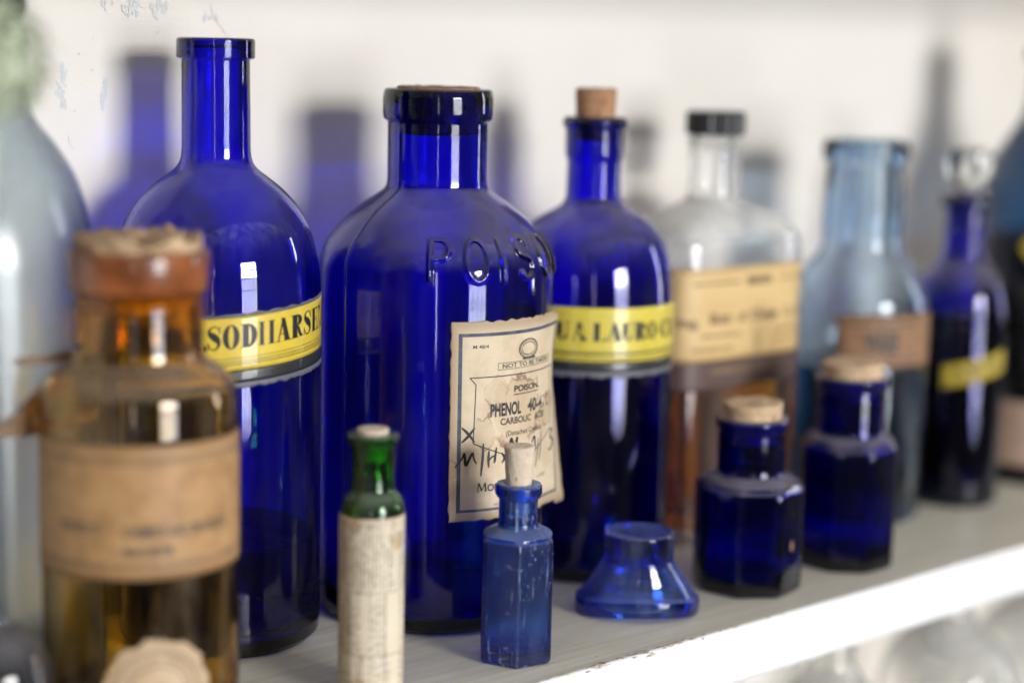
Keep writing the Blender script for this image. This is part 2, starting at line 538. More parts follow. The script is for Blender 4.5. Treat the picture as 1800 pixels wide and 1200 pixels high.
class Print:
    """collects flat shapes in label millimetres (x right, y up) and lays them on a label"""
    def __init__(s): s.items = []
    def poly(s, pts): s.items.append((list(pts), [tuple(range(len(pts)))]))
    def rect(s, x0, y0, x1, y1, step=2.):
        n = max(1, int(abs(x1 - x0) / step)); k = max(1, int(abs(y1 - y0) / step))
        V = [(x0 + (x1 - x0) * i / n, y0 + (y1 - y0) * j / k) for j in range(k + 1) for i in range(n + 1)]
        F = [(j * (n + 1) + i, j * (n + 1) + i + 1, (j + 1) * (n + 1) + i + 1, (j + 1) * (n + 1) + i) for j in range(k) for i in range(n)]
        s.items.append((V, F))
    def line(s, pts, w, closed=False):
        """ribbon; w a number or one width per point"""
        P = [Vector(p) for p in pts]
        n = len(P)
        V = []; F = []
        for i, p in enumerate(P):
            a = P[i - 1] if (i or closed) else p
            b = P[(i + 1) % n] if (i < n - 1 or closed) else p
            d = (b - a)
            d = d.normalized() if d.length > 1e-9 else Vector((1, 0))
            q = Vector((-d.y, d.x)) * ((w[i] if isinstance(w, (list, tuple)) else w) / 2)
            V += [tuple(p + q), tuple(p - q)]
        for i in range(n if closed else n - 1):
            k = (i + 1) % n
            F.append((2 * i, 2 * i + 1, 2 * k + 1, 2 * k))
        s.items.append((V, F))
    def frame(s, x0, y0, x1, y1, w):
        s.rect(x0, y0, x0 + w, y1); s.rect(x1 - w, y0, x1, y1)
        s.rect(x0 + w, y0, x1 - w, y0 + w); s.rect(x0 + w, y1 - w, x1 - w, y1)
    def text(s, body, x0, y0, x1, h, bold=0., slope=0.):
        cu = bpy.data.curves.new('lettering', 'FONT')
        cu.body = body; cu.offset = bold; cu.resolution_u = 3
        o = bpy.data.objects.new('lettering', cu)
        COL.objects.link(o)
        dg = bpy.context.evaluated_depsgraph_get()
        ev = o.evaluated_get(dg)
        me = ev.to_mesh()
        P = [(v.co.x, v.co.y) for v in me.vertices]
        F = [tuple(p.vertices) for p in me.polygons]
        ev.to_mesh_clear()
        bpy.data.objects.remove(o); bpy.data.curves.remove(cu)
        ax = min(p[0] for p in P); bx = max(p[0] for p in P)
        V = [(x0 + (p[0] - ax) / (bx - ax) * (x1 - x0), y0 + p[1] / .70 * h + slope * (p[0] - ax) / (bx - ax)) for p in P]
        s.items.append((V, F))
    def lay(s, name, mapfn, mat, parent, base=.00022, step=.000008):
        """mapfn(x, y, off) -> 3D"""
        V = []; F = []
        for k, (pv, pf) in enumerate(s.items):
            off = base + step * (k % 12)
            b = len(V)
            V += [mapfn(x, y, off) for x, y in pv]
            F += [tuple(b + i for i in f) for f in pf]
        return link(name, V, F, mat, parent, smooth=False)

# ---- old-style letters with fat stems and hair lines, drawn in a box 0.8 wide and 1 high
def ring(cx, cy, rx, ry, ix, iy, a0=0, a1=360, n=40):
    out = []
    for i in range(n + 1):
        a = R_(a0 + (a1 - a0) * i / n)
        out.append(((cx + rx * math.cos(a), cy + ry * math.sin(a)), (cx + ix * math.cos(a), cy + iy * math.sin(a))))
    return out
def glyph(ch):
    """list of quad strips ((outer, inner) pairs)"""
    S = []
    box = lambda x0, y0, x1, y1: S.append([((x0, y1), (x0, y0)), ((x1, y1), (x1, y0))])
    def serif(x0, x1, y, up):
        h = .035 if up else -.035
        box(x0, min(y, y + h), x1, max(y, y + h))
    if ch == 'I':
        box(.24, 0, .56, 1); serif(.14, .66, 0, 1); serif(.14, .66, 1, 0)
    elif ch == 'L':
        box(.12, 0, .42, 1); serif(.0, .52, 1, 0); serif(.0, .76, 0, 1)
        S.append([((.50, .035), (.50, .03)), ((.70, .12), (.70, .03)), ((.78, .36), (.78, .0))])
    elif ch == 'E':
        box(.09, 0, .40, 1); serif(.0, .72, 0, 1); serif(.0, .70, 1, 0); box(.36, .48, .58, .52); box(.55, .36, .60, .64)
        S.append([((.5, .035), (.5, .03)), ((.66, .12), (.66, .03)), ((.74, .34), (.74, 0))])
        S.append([((.5, .97), (.5, .965)), ((.64, .97), (.64, .9)), ((.71, 1), (.71, .70))])
    elif ch == 'A':
        S.append([((.34, 1), (.46, 1)), ((.08, 0), (.14, 0))])
        S.append([((.28, 1), (.50, 1)), ((.48, 0), (.80, 0))])
        box(.2, .30, .56, .34); serif(-.02, .26, 0, 1); serif(.42, .86, 0, 1)
    elif ch == 'N':
        box(.13, 0, .18, 1); box(.66, 0, .71, 1); S.append([((.04, 1), (.36, 1)), ((.44, 0), (.71, 0))])
        serif(-.02, .32, 0, 1); serif(-.02, .2, 1, 0); serif(.52, .84, 1, 0)
    elif ch == 'U':
        box(.08, .3, .38, 1); box(.64, .3, .69, 1); serif(-.0, .47, 1, 0); serif(.52, .82, 1, 0)
        S.append(ring(.405, .3, .285, .31, .11, .25, 180, 360))
    elif ch in 'OQ':
        S.append(ring(.4, .5, .41, .52, .13, .48))
        if ch == 'Q': S.append([((.34, .03), (.44, .02)), ((.46, -.16), (.60, -.12)), ((.72, -.20), (.74, -.14))])
    elif ch == 'C':
        S.append(ring(.42, .5, .43, .52, .14, .48, 40, 320)); box(.70, .62, .75, 1.0); box(.71, .14, .75, .36)
    elif ch == 'D':
        box(.09, 0, .40, 1); S.append(ring(.34, .5, .48, .50, .18, .46, -90, 90)); serif(-.0, .4, 0, 1); serif(-.0, .4, 1, 0)
    elif ch == 'R':
        box(.09, 0, .40, 1); serif(-.0, .5, 0, 1); serif(-.0, .4, 1, 0); S.append(ring(.36, .75, .38, .25, .10, .21, -90, 90))
        S.append([((.36, .52), (.36, .48)), ((.56, .46), (.40, .44)), ((.68, .16), (.46, .2)), ((.84, .04), (.60, -.01))])
    elif ch == 'S':
        P = cr([(.66, .78), (.55, .95), (.38, .985), (.19, .90), (.17, .72), (.38, .56), (.58, .40), (.61, .18), (.42, .02), (.22, .06), (.10, .26)], 6)
        n = len(P) - 1; out = []
        for i, p in enumerate(P):
            a, b = Vector(P[max(0, i - 1)]), Vector(P[min(n, i + 1)])
            d = (b - a).normalized(); t = i / n
            w = .05 + .27 * math.exp(-((t - .52) / .17) ** 2)
            q = Vector((-d.y, d.x)) * w / 2
            out.append((tuple(Vector(p) + q), tuple(Vector(p) - q)))
        S.append(out); box(.65, .66, .70, 1.0); box(.06, 0, .11, .34)
    elif ch == '.':
        S.append(ring(.3, .1, .13, .13, .005, .005))
    elif ch == '-':
        box(.2, .42, .6, .5)
    return S
def old_letters(pr, word, places, y0, h, slope=0.):
    """places: (x0, width) in mm per letter"""
    for ch, (x0, w) in zip(word, places):
        for strip in glyph(ch):
            V = []; F = []
            for a, b in strip:
                for p in (a, b):
                    x = x0 + p[0] / .8 * w
                    V.append((x, y0 + p[1] * h + slope * x))
            for i in range(len(strip) - 1):
                F.append((2 * i, 2 * i + 1, 2 * i + 3, 2 * i + 2))
            pr.items.append((V, F))

def cyl_map(Rmm, a_face, zc, radius=None):
    """label millimetres on a cylinder: x = arc length right of the camera-facing line, y = height above zc"""
    def f(x, y, off):
        r = (radius(x, y) if radius else Rmm) / 1000 + off
        a = a_face + x / Rmm
        return (r * math.cos(a), r * math.sin(a), (zc + y) / 1000)
    return f
def band(mp, x0, x1, y0, y1, slope=0.):
    return lambda u, v, off: mp(x0 + (x1 - x0) * u, y0 + (y1 - y0) * v + slope * (x0 + (x1 - x0) * u), off)

# ------------------------------------------------------------------ setting: wall, shelves
WALL_Y = .735
FRONT_Y = .5424
def build_wall():
    V = [(-.9, WALL_Y, -.9), (3.2, WALL_Y, -.9), (3.2, WALL_Y, 1.2), (-.9, WALL_Y, 1.2),
         (-.9, WALL_Y + .1, -.9), (3.2, WALL_Y + .1, -.9), (3.2, WALL_Y + .1, 1.2), (-.9, WALL_Y + .1, 1.2)]
    F = [(0, 1, 2, 3), (5, 4, 7, 6), (0, 4, 5, 1), (1, 5, 6, 2), (2, 6, 7, 3), (3, 7, 4, 0)]
    mi = [0] * 6
    k = [0]
    def blot(x, z, w, h, n=26, ragged=.5):
        b = len(V)
        k[0] += 1
        y = WALL_Y - .00008 - .000004 * k[0]
        for i in range(n):
            a = 2 * math.pi * i / n
            f = 1 + ragged * (noise.noise(Vector((math.cos(a) * 1.7 + x * 90, math.sin(a) * 1.7, z * 90))) + .6 * rng.uniform(-1, 1))
            V.append((x + w * math.cos(a) * f / 2, y, z + h * math.sin(a) * f / 2))
        V.append((x, y, z))
        for i in range(n):
            F.append((b + n, b + (i + 1) % n, b + i)); mi.append(1)
    def crack(pts, w):
        b = len(V)
        k[0] += 1
        y = WALL_Y - .00008 - .000004 * k[0]
        P = cr(pts, 8)
        for i, (x, z) in enumerate(P):
            ww = w * (.3 + .9 * abs(noise.noise(Vector((x * 600, z * 600, 3)))))
            j = .0006 * noise.noise(Vector((x * 900, z * 900, 9)))
            V.append((x - ww, y, z + j)); V.append((x + ww, y, z + ww * .6 + j))
        for i in range(len(P) - 1):
            F.append((b + 2 * i, b + 2 * i + 1, b + 2 * i + 3, b + 2 * i + 2)); mi.append(1)
    # scuffs where the blue coat below shows through: bunches of small flecks along a streak
    for x, z, dx, dz, w, n in ((.3934, .2445, -.0016, -.011, .0035, 26), (.4138, .2405, -.0022, -.0115, .002, 16), (.3931, .234, -.0004, -.006, .0018, 7),
                               (.4255, .2757, .019, -.003, .004, 20), (.4072, .2722, .022, .001, .0035, 16), (.463, .2698, .01, -.002, .001, 6)):
        for i in range(n):
            s = rng.random()
            blot(x + dx * s + rng.gauss(0, w * .32), z + dz * s + rng.gauss(0, w * .5), rng.uniform(.0007, .0021), rng.uniform(.0015, .0050), 16, .6)
    crack([(.4676, .2752), (.4682, .2715), (.470, .2681), (.4725, .2655), (.4773, .2598)], .0003)
    crack([(.4631, .2698), (.466, .269), (.470, .2681)], .00025)
    crack([(.4255, .2765), (.430, .2737), (.434, .2722), (.438, .2735), (.4425, .2728)], .0004)
    crack([(.3954, .2165), (.3957, .2135), (.3982, .2105)], .00022)
    for x, z in ((.4176, .1854), (.4938, .2327), (.4073, .2452), (.401, .252), (.44, .262), (.3985, .2275)):
        blot(x, z, .0009, .0011, 10, .3)
    o = link('wall', V, F, [M['wall'], M['chip']], smooth=False, midx=mi)
    o['kind'] = 'structure'
build_wall()

def board(name, x0, x1, y0, y1, z0, z1, mats, worn=False):
    """shelf board: rounded front edges, top sheet and painted front"""
    prof = [(y1, z1)]
    b = .0022
    edge = []
    for i in range(6):
        a = R_(90 + 90 * i / 5); edge.append((y0 + b + b * math.cos(a), z1 - b + b * math.sin(a)))
    for i in range(6):
        a = R_(180 + 90 * i / 5); edge.append((y0 + b + b * math.cos(a), z0 + b + b * math.sin(a)))
    prof += edge + [(y1, z0)]
    nx = 420
    V = []; F = []; mi = []
    n = len(prof)
    for i in range(nx + 1):
        x = x0 + (x1 - x0) * i / nx
        for j, (y, z) in enumerate(prof):
            wob = 0
            if 0 < j < n - 1: wob = .0005 * noise.noise(Vector((x * 14, j * .05, z0))) + .00025 * noise.noise(Vector((x * 70, j * .3, z0)))
            V.append((x, y + wob, z + wob * .4))
    for i in range(nx):
        for j in range(n - 1):
            a = i * n + j
            F.append((a, a + 1, a + n + 1, a + n))
            mi.append(0 if j == 0 else 1)
        F.append((i * n, i * n + n, i * n + 2 * n - 1, i * n + n - 1)); mi.append(1)
    F.append(tuple(range(n))); mi.append(1)
    F.append(tuple(nx * n + j for j in reversed(range(n)))); mi.append(1)
    if worn:
        # places along the top edge where the white paint has chipped off
        for k in range(150):
            x = rng.choice((rng.uniform(.42, .62), rng.uniform(.53, .60), rng.uniform(.3, 1.1)))
            L = rng.uniform(.0004, .0035); w = rng.uniform(.00012, .00045)
            y = y0 + .0017 + rng.gauss(0, .0006); c = len(V)
            z = z1 + .00012 + .000003 * k
            m_ = 10
            for i in range(m_):
                a = 2 * math.pi * i / m_
                f = 1 + rng.uniform(-.4, .4)
                yy = y + w * math.sin(a) * f
                dz = 0 if yy > y0 + b else b - math.sqrt(max(0, b * b - (y0 + b - yy) ** 2))
                V.append((x + L * math.cos(a) * f, yy, z - dz))
            F.append(tuple(range(c, c + m_))); mi.append(2)
    o = recalc(link(name, V, F, mats, smooth=False, midx=mi))
    o['kind'] = 'structure'
    return o
board('shelf', -.8, 2.6, FRONT_Y, WALL_Y - .0005, -.0268, 0, [M['shelf_top'], M['shelf_front'], M['wear']], True)
board('lower_shelf', -.8, 2.6, FRONT_Y, WALL_Y - .0005, -.33, -.305, [M['shelf_top'], M['shelf_front'], M['wear']])
board('upper_shelf', -.8, 2.6, FRONT_Y, WALL_Y - .0005, .318, .343, [M['shelf_top'], M['shelf_front'], M['wear']])

# ------------------------------------------------------------------ tall cobalt bottle with the long neck
SH_TALL = [(44.9, 148), (44.4, 160), (43.0, 169.7), (40.0, 180.0), (35.0, 188.9), (28.2, 196.6), (21.5, 202.0), (17.4, 205.2), (15.2, 209.0), (14.6, 214)]
def tall_cobalt():
    c = (.4371, .683, 0)
    t = thing('bottle', c, 'tall narrow-necked cobalt blue bottle, open at the top, yellow band reading SODII ARSEN', 'bottle', 'cobalt blue bottles')
    o = [(0, 2), (30, 1.5), (39, 0), (42, .3), (44.4, 3), (44.9, 8)] + cr(SH_TALL) + [(14.4, 251), (16.6, 251.6), (16.6, 259.4), (15.6, 260)]
    p = clean(hollow(soften(o), 11.3, 212, 2.6, 6))
    lathe('glass_body', p, M['cobalt_a'], t)
    af = facing(c)
    mp = cyl_map(44.9, af, 0)
    s = .078
    l = sheet('label', band(mp, -62, 66, 124.4, 146.4, s), M['yellow'], t, 120, 14)
    pr = Print()
    ang = [(-17, 7), (-7.8, 4.5), (-5.6, 8), (3, 8.3), (12.4, 8.4), (21.2, 5.4), (26.6, 6.2), (32.6, 9), (42.8, 9.3), (52.8, 8.6), (61.8, 8.4), (70.5, 10), (82, 6)]
    k = 44.9 * math.pi / 180
    old_letters(pr, 'Q.SODIIARSENI', [(a * k, w * k * 1.04) for a, w in ang], 133.6, 9.8, s)
    for i in range(95):          # the little chain border under the words
        x = -60 + i * 1.3
        y = 128.2 + s * x
        pr.line([(x, y - .35), (x + .45, y + .5), (x + .9, y - .35)], .28)
    for yy in (126.6, 127.2, 129.6):
        pr.line([(-61 + i * 2, yy + s * (-61 + i * 2)) for i in range(63)], .22)
    pr.lay('lettering', mp, M['ink'], l)
    sheet('label_band', band(mp, -62, 66, 119.2, 124.3, s), M['blackband'], t, 120, 4)
    rag = lambda u, v: (u, v if v > .5 else v + .45 * noise.noise(Vector((u * 38, 0, 2))))
    sheet('varnish_edge', band(mp, -62, 66, 116.8, 119.1, s), M['varnish'], t, 260, 2, edge=rag)
    rag2 = lambda u, v: (u, v if v < .5 else v + .6 * noise.noise(Vector((u * 30, 5, 2))))
    sheet('varnish_edge', band(mp, -62, 66, 146.5, 147.8, s), M['varnish'], t, 260, 2, edge=rag2)
    li = [(0, 7.2), (34, 7.2), (40, 9), (42.4, 13), (42.4, 46), (41.8, 46.6), (0, 46.6)]
    lathe('liquid', soften(li), M['thin_dark_liquid'], t, seg=96)
tall_cobalt()

# ------------------------------------------------------------------ wide cobalt poison bottle with embossed shoulder
def poison_bottle():
    c = (.5383, .6574, 0)
    t = thing('bottle', c, 'wide cobalt blue bottle embossed POISON, with peeling stained cream PHENOL label', 'bottle', 'cobalt blue bottles')
    af = facing(c)
    sh = [(53.9, 146), (53.7, 156), (52.9, 163.5), (50.3, 170.4), (46.2, 176.0), (40.4, 182.4), (33.5, 188.0), (27.5, 192.0), (23.6, 195.2), (22.7, 199)]
    o = [(0, 3), (34, 2.2), (45, 0), (49, .3), (53, 3.4), (53.9, 9)] + cr(sh, 18) + [(22.7, 224.6), (24.6, 226), (25.1, 229), (25.0, 236), (24.4, 239), (23.2, 239.6)]
    o = soften(o, .9, 2)
    # resample the shoulder evenly for the raised letters
    lo = [p for p in o if p[1] < 146.5]; hi = [p for p in o if p[1] > 196]
    mid = [p for p in o if 146.5 <= p[1] <= 196]
    # arc-length resample
    q = [lo[-1]] + mid + [hi[0]]
    L = [0]
    for a, b in zip(q, q[1:]): L.append(L[-1] + math.dist(a, b))
    n = int(L[-1] / .42)
    xs = np.linspace(0, L[-1], n + 1)
    rr = np.interp(xs, L, [p[0] for p in q]); zz = np.interp(xs, L, [p[1] for p in q])
    o2 = lo[:-1] + list(zip(rr.tolist(), zz.tolist())) + hi[1:]
    prof = clean(hollow(o2, 19.0, 199, 3.0, 7))
    seg = 760
    th = np.arange(seg) / seg * 2 * math.pi
    # letters as strokes: x in mm of arc on a 48 mm radius, y along the slope, centred at z = 169
    y0 = -9.6; h = 19.2
    def arc(cx, cy, rx, ry, a0, a1, n=30): return [(cx + rx * math.cos(R_(a)), cy + ry * math.sin(R_(a))) for a in np.linspace(a0, a1, n)]
    strokes = {
        'P': [[(0, 0), (0, 1)], [(0, 1), (.3, 1)] + arc(.3, .76, .3, .24, 90, -90) + [(0, .52)]],
        'O': [arc(.36, .5, .36, .5, 0, 360, 60)],
        'I': [[(0, 0), (0, 1)]],
        'S': [arc(.3, .76, .27, .24, 20, 250, 30) + arc(.3, .25, .29, .25, 75, -160, 30)],
        'N': [[(0, 0), (0, 1), (.6, 0), (.6, 1)]]}
    k = 48 * math.pi / 180
    pts = []
    for ch, a in zip('POISON', (-3.0, 14.5, 33.6, 44.0, 61.5, 83.5)):
        for st in strokes[ch]:
            for (ax, ay), (bx, by) in zip(st, st[1:]):
                d = math.hypot((bx - ax) * 13, (by - ay) * h)
                m_ = max(2, int(d / .3))
                for i in range(m_):
                    f = i / m_
                    pts.append((a * k + (ax + (bx - ax) * f) * 13, y0 + (ay + (by - ay) * f) * h))
    pts = np.array(pts)
    s_mid = float(np.interp(168.0, zz, xs))
    s_of = {}
    disp = []
    rings = prof[1:-1]
    top_i = max(range(len(rings)), key=lambda i: rings[i][1])
    aa = np.mod(th - af + math.pi, 2 * math.pi) - math.pi
    seam = [(-47.5, .8), (132.5, .8)]
    for i, (r, z) in enumerate(rings):
        d = np.zeros(seg)
        if i < top_i:
            if 150 < z < 186:
                s = float(np.interp(z, zz, xs)) - s_mid
                X = aa * 48
                sel = np.where((X > -12) & (X < 92))[0]
                D = np.sqrt(((X[sel, None] - pts[None, :, 0]) ** 2 + (s - pts[None, :, 1]) ** 2).min(1))
                d[sel] += 1.35 * np.exp(-(D / 1.12) ** 3)
            if 12 < z < 222:
                for sa, wd in seam:
                    dist = (np.mod(aa - R_(sa) + math.pi, 2 * math.pi) - math.pi) * r
                    d += .65 * np.exp(-(dist / wd) ** 2)
        disp.append(d)
    lathe('glass_body', prof, M['cobalt_b'], t, seg=seg, disp=disp)
    stopper('cork', 18.4, 18.8, 219, 240.4, M['cork'], t, seed=3, rough=.5, crumb=.35)
    # label: reaches round to the right silhouette, its lower right corner has come away
    Rm = 53.9
    x0, x1, ya, yb = 6.8, 82.0, 53.0, 141.3
    def rad(x, y):
        u = (x - x0) / (x1 - x0); v = (y - ya) / (yb - ya)
        a = max(0, u - .72) / .28
        lift = a * a * (6.5 * max(0, .62 - v) / .62 + 2.0 * math.exp(-((v - .95) / .1) ** 2))
        lift += 1.2 * max(0, .1 - u) / .1 * max(0, .10 - v) / .10
        return Rm + lift + .12 * noise.noise(Vector((x * .12, y * .12, 4)))* (1 if u > .5 else .6) + .12
    mp = cyl_map(Rm, af, 0, rad)
    def rag(u, v):
        eu = min(u, 1 - u); ev = min(v, 1 - v)
        f = .010
        uu = u + (f * noise.noise(Vector((v * 22, 1, 0))) if eu < .001 else 0)
        vv = v + (f * noise.noise(Vector((u * 22, 7, 0))) - (.02 * (u > .9)) if ev < .001 else 0)
        return uu, vv
    l = sheet('label', lambda u, v, off: mp(x0 + (x1 - x0) * u, ya + (yb - ya) * v, off), M['paper'], t, 90, 90, .0002, rag)
    wdt, hgt = x1 - x0, yb - ya
    X = lambda u: x0 + wdt * u
    Y = lambda v: ya + hgt * v
    fr = Print()
    fr.rect(X(.045), Y(.045), X(.068), Y(.943)); fr.rect(X(.068), Y(.045), X(.93), Y(.058)); fr.rect(X(.068), Y(.926), X(.985), Y(.943))
    fr.rect(X(.915), Y(.058), X(.93), Y(.926))
    fr.lay('printed_border', mp, M['ink_blue'], l)
    p = Print()
    P = lambda *a: [(X(u), Y(v)) for u, v in a]
    def seg_line(a, b, w):
        n = max(2, int(math.dist(a, b) / 2)); p.line([(a[0] + (b[0] - a[0]) * i / n, a[1] + (b[1] - a[1]) * i / n) for i in range(n + 1)], w)
    fpts = P((.115, .722), (.153, .687), (.142, .392), (.377, .3125), (.50, .29), (.62, .3125), (.84, .392), (.83, .687), (.87, .722), (.115, .722))
    for a, b in zip(fpts, fpts[1:]): seg_line(a, b, .5)
    p.text('M 48/4', X(.132), Y(.867), X(.23), 1.5, .01)
    for rx, ry, w in ((6.6, 4.3, .34), (6.2, 4.0, .16), (4.7, 2.7, .3)):
        p.line([(X(.536) + rx * math.cos(R_(a)), Y(.845) + ry * math.sin(R_(a))) for a in range(0, 360, 8)], w, True)
    for i in range(26):
        a = R_(i * 13.8); cx, cy_ = X(.536) + 5.4 * math.cos(a), Y(.845) + 3.35 * math.sin(a)
        p.line([(cx - .3 * math.sin(a), cy_ - .4), (cx + .35 * math.cos(a), cy_ + .5)], .34)
    p.rect(X(.48), Y(.792), X(.60), Y(.802))
    p.frame(X(.293), Y(.752), X(.789), Y(.788), .24)
    p.text('NOT TO BE TAKEN', X(.325), Y(.760), X(.765), 1.9, .015)
    p.text('POISON.', X(.415), Y(.634), X(.65), 2.7, .03)
    p.rect(X(.412), Y(.618), X(.64), Y(.623))
    p.text('PHENOL', X(.247), Y(.522), X(.475), 5.5, .035)
    p.text('40-41', X(.535), Y(.522), X(.725), 5.5, .035)
    p.text('°C', X(.74), Y(.522), X(.80), 5.5, .02)
    p.text('CARBOLIC', X(.317), Y(.474), X(.57), 2.9, .025)
    p.text('ACID', X(.605), Y(.474), X(.73), 2.9, .025)
    p.text('(Detached Crystals)', X(.36), Y(.414), X(.70), 2.3, .01)
    mx, my, mw, mh = X(.175), Y(.146), X(.227) - X(.175), 3.9
    for a, b, w in (((0, 0), (.08, 1), .45), ((.1, 1), (.5, .1), .8), ((.5, .1), (.88, 1), .45), ((.9, 1), (.98, 0), .85)):
        p.line([(mx + a[0] * mw, my + a[1] * mh), (mx + b[0] * mw, my + b[1] * mh)], w)
    for a in (-.06, .78): p.rect(mx + a * mw, my, mx + (a + .34) * mw, my + .25)
    p.text('ONSA', X(.236), Y(.146), X(.392), 3.1, .03)
    p.text('VICT', X(.28), Y(.066), X(.345), 1.3)
    p.text('LOND', X(.66), Y(.16), X(.77), 1.6)
    p.lay('lettering', mp, M['ink_dark'], l)
    hnd = Print()
    def pen(pts, w=.75):
        q = cr(P(*pts), 5); hnd.line(q, [w * (.5 + .7 * math.sin(math.pi * (i + .6) / (len(q) + .2))) for i in range(len(q))])
    pen([(.072, .475), (.105, .448), (.150, .40)], 1.0); pen([(.150, .472), (.11, .43), (.072, .40)], 1.0)
    pen([(.035, .275), (.075, .32), (.088, .345), (.094, .315), (.10, .285), (.125, .325), (.14, .345), (.148, .315), (.165, .29)], 1.0)
    pen([(.206, .39), (.202, .31), (.192, .225)], 1.0); pen([(.243, .352), (.240, .31), (.243, .265)], 1.0)
    pen([(.292, .365), (.284, .31), (.28, .285)], 1.0); pen([(.243, .30), (.262, .318), (.292, .325)], .7)
    pen([(.33, .335), (.352, .305), (.372, .285)], .9); pen([(.37, .34), (.35, .305), (.335, .28)], .8)
    pen([(.385, .37), (.40, .40), (.41, .365), (.405, .335)], .9); pen([(.435, .38), (.448, .40), (.44, .35)], .8)
    pen([(.58, .355), (.61, .385), (.62, .33), (.60, .27)], .9); pen([(.66, .37), (.65, .30), (.63, .22)], .7); pen([(.70, .40), (.69, .32), (.675, .25)], .7)
    pen([(.83, .385), (.88, .38), (.85, .35), (.89, .32), (.86, .28), (.82, .285)], 1.0)
    hnd.lay('handwriting', mp, M['ink'], l, base=.00034)
poison_bottle()

# ------------------------------------------------------------------ cobalt bottle with tapered cork
def aqua_bottle():
    c = (.6439, .6645, 0)
    t = thing('bottle', c, 'cobalt blue bottle with tall brown tapered cork, yellow band reading AQUA LAURO-CE', 'bottle', 'cobalt blue bottles')
    sh = [(41.5, 128), (41.3, 137), (40.5, 147), (38.8, 156.3), (36.0, 165.0), (32.0, 171.3), (27.0, 175.8), (21.0, 179.4), (15.8, 182.5), (13.6, 186)]
    o = [(0, 2), (28, 1.4), (36, 0), (38.5, .3), (41, 3), (41.5, 8)] + cr(sh) + [(13.2, 204), (14.4, 207.2), (14.4, 219.6), (15.6, 220.6), (16.1, 223), (15.2, 225.4), (14.2, 225.8)]
    lathe('glass_body', clean(hollow(soften(o, .8), 10.2, 188, 2.8, 6)), M['cobalt_b'], t)
    stopper('cork', 9.2, 10.2, 214, 239.5, M['cork'], t, seed=5, rough=.3, crumb=.25)
    af = facing(c)
    Rm = 41.5
    mp = cyl_map(Rm, af, 0)
    s = -.005
    l = sheet('label', band(mp, -62, 64, 110.4, 136.6, s), M['yellow_b'], t, 120, 14)
    pr = Print()
    k = Rm * math.pi / 180
    ang = [(-45, 9.5), (-33.5, 9.5), (-23, 9.5), (-12, 10), (1.5, 9.5), (11.5, 10), (21.5, 9.5), (31, 10), (41.6, 9), (51, 5), (55.5, 9.5), (66.5, 10)]
    old_letters(pr, 'AQUALAURO-CE', [(a * k, w * k * 1.02) for a, w in ang], 120.6, 8.8, s)
    for yy, w in ((115.2, .4), (114.2, .7), (112.2, .45)):
        pr.line([(-61 + i * 2, yy + s * (-61 + i * 2)) for i in range(63)], w)
    pr.lay('lettering', mp, M['ink'], l)
    sheet('label_band', band(mp, -62, 64, 105.8, 110.3, s), M['blackband'], t, 120, 4)
    rag = lambda u, v: (u, v if v > .5 else v + .45 * noise.noise(Vector((u * 38, 9, 2))))
    sheet('varnish_edge', band(mp, -62, 64, 102.8, 105.7, s), M['varnish'], t, 260, 2, edge=rag)
    li = [(0, 7.2), (32, 7.2), (37, 9), (38.9, 13), (38.9, 103), (38.3, 103.6), (0, 103.6)]
    lathe('liquid', soften(li), M['thin_dark_liquid'], t, seg=96)
aqua_bottle()

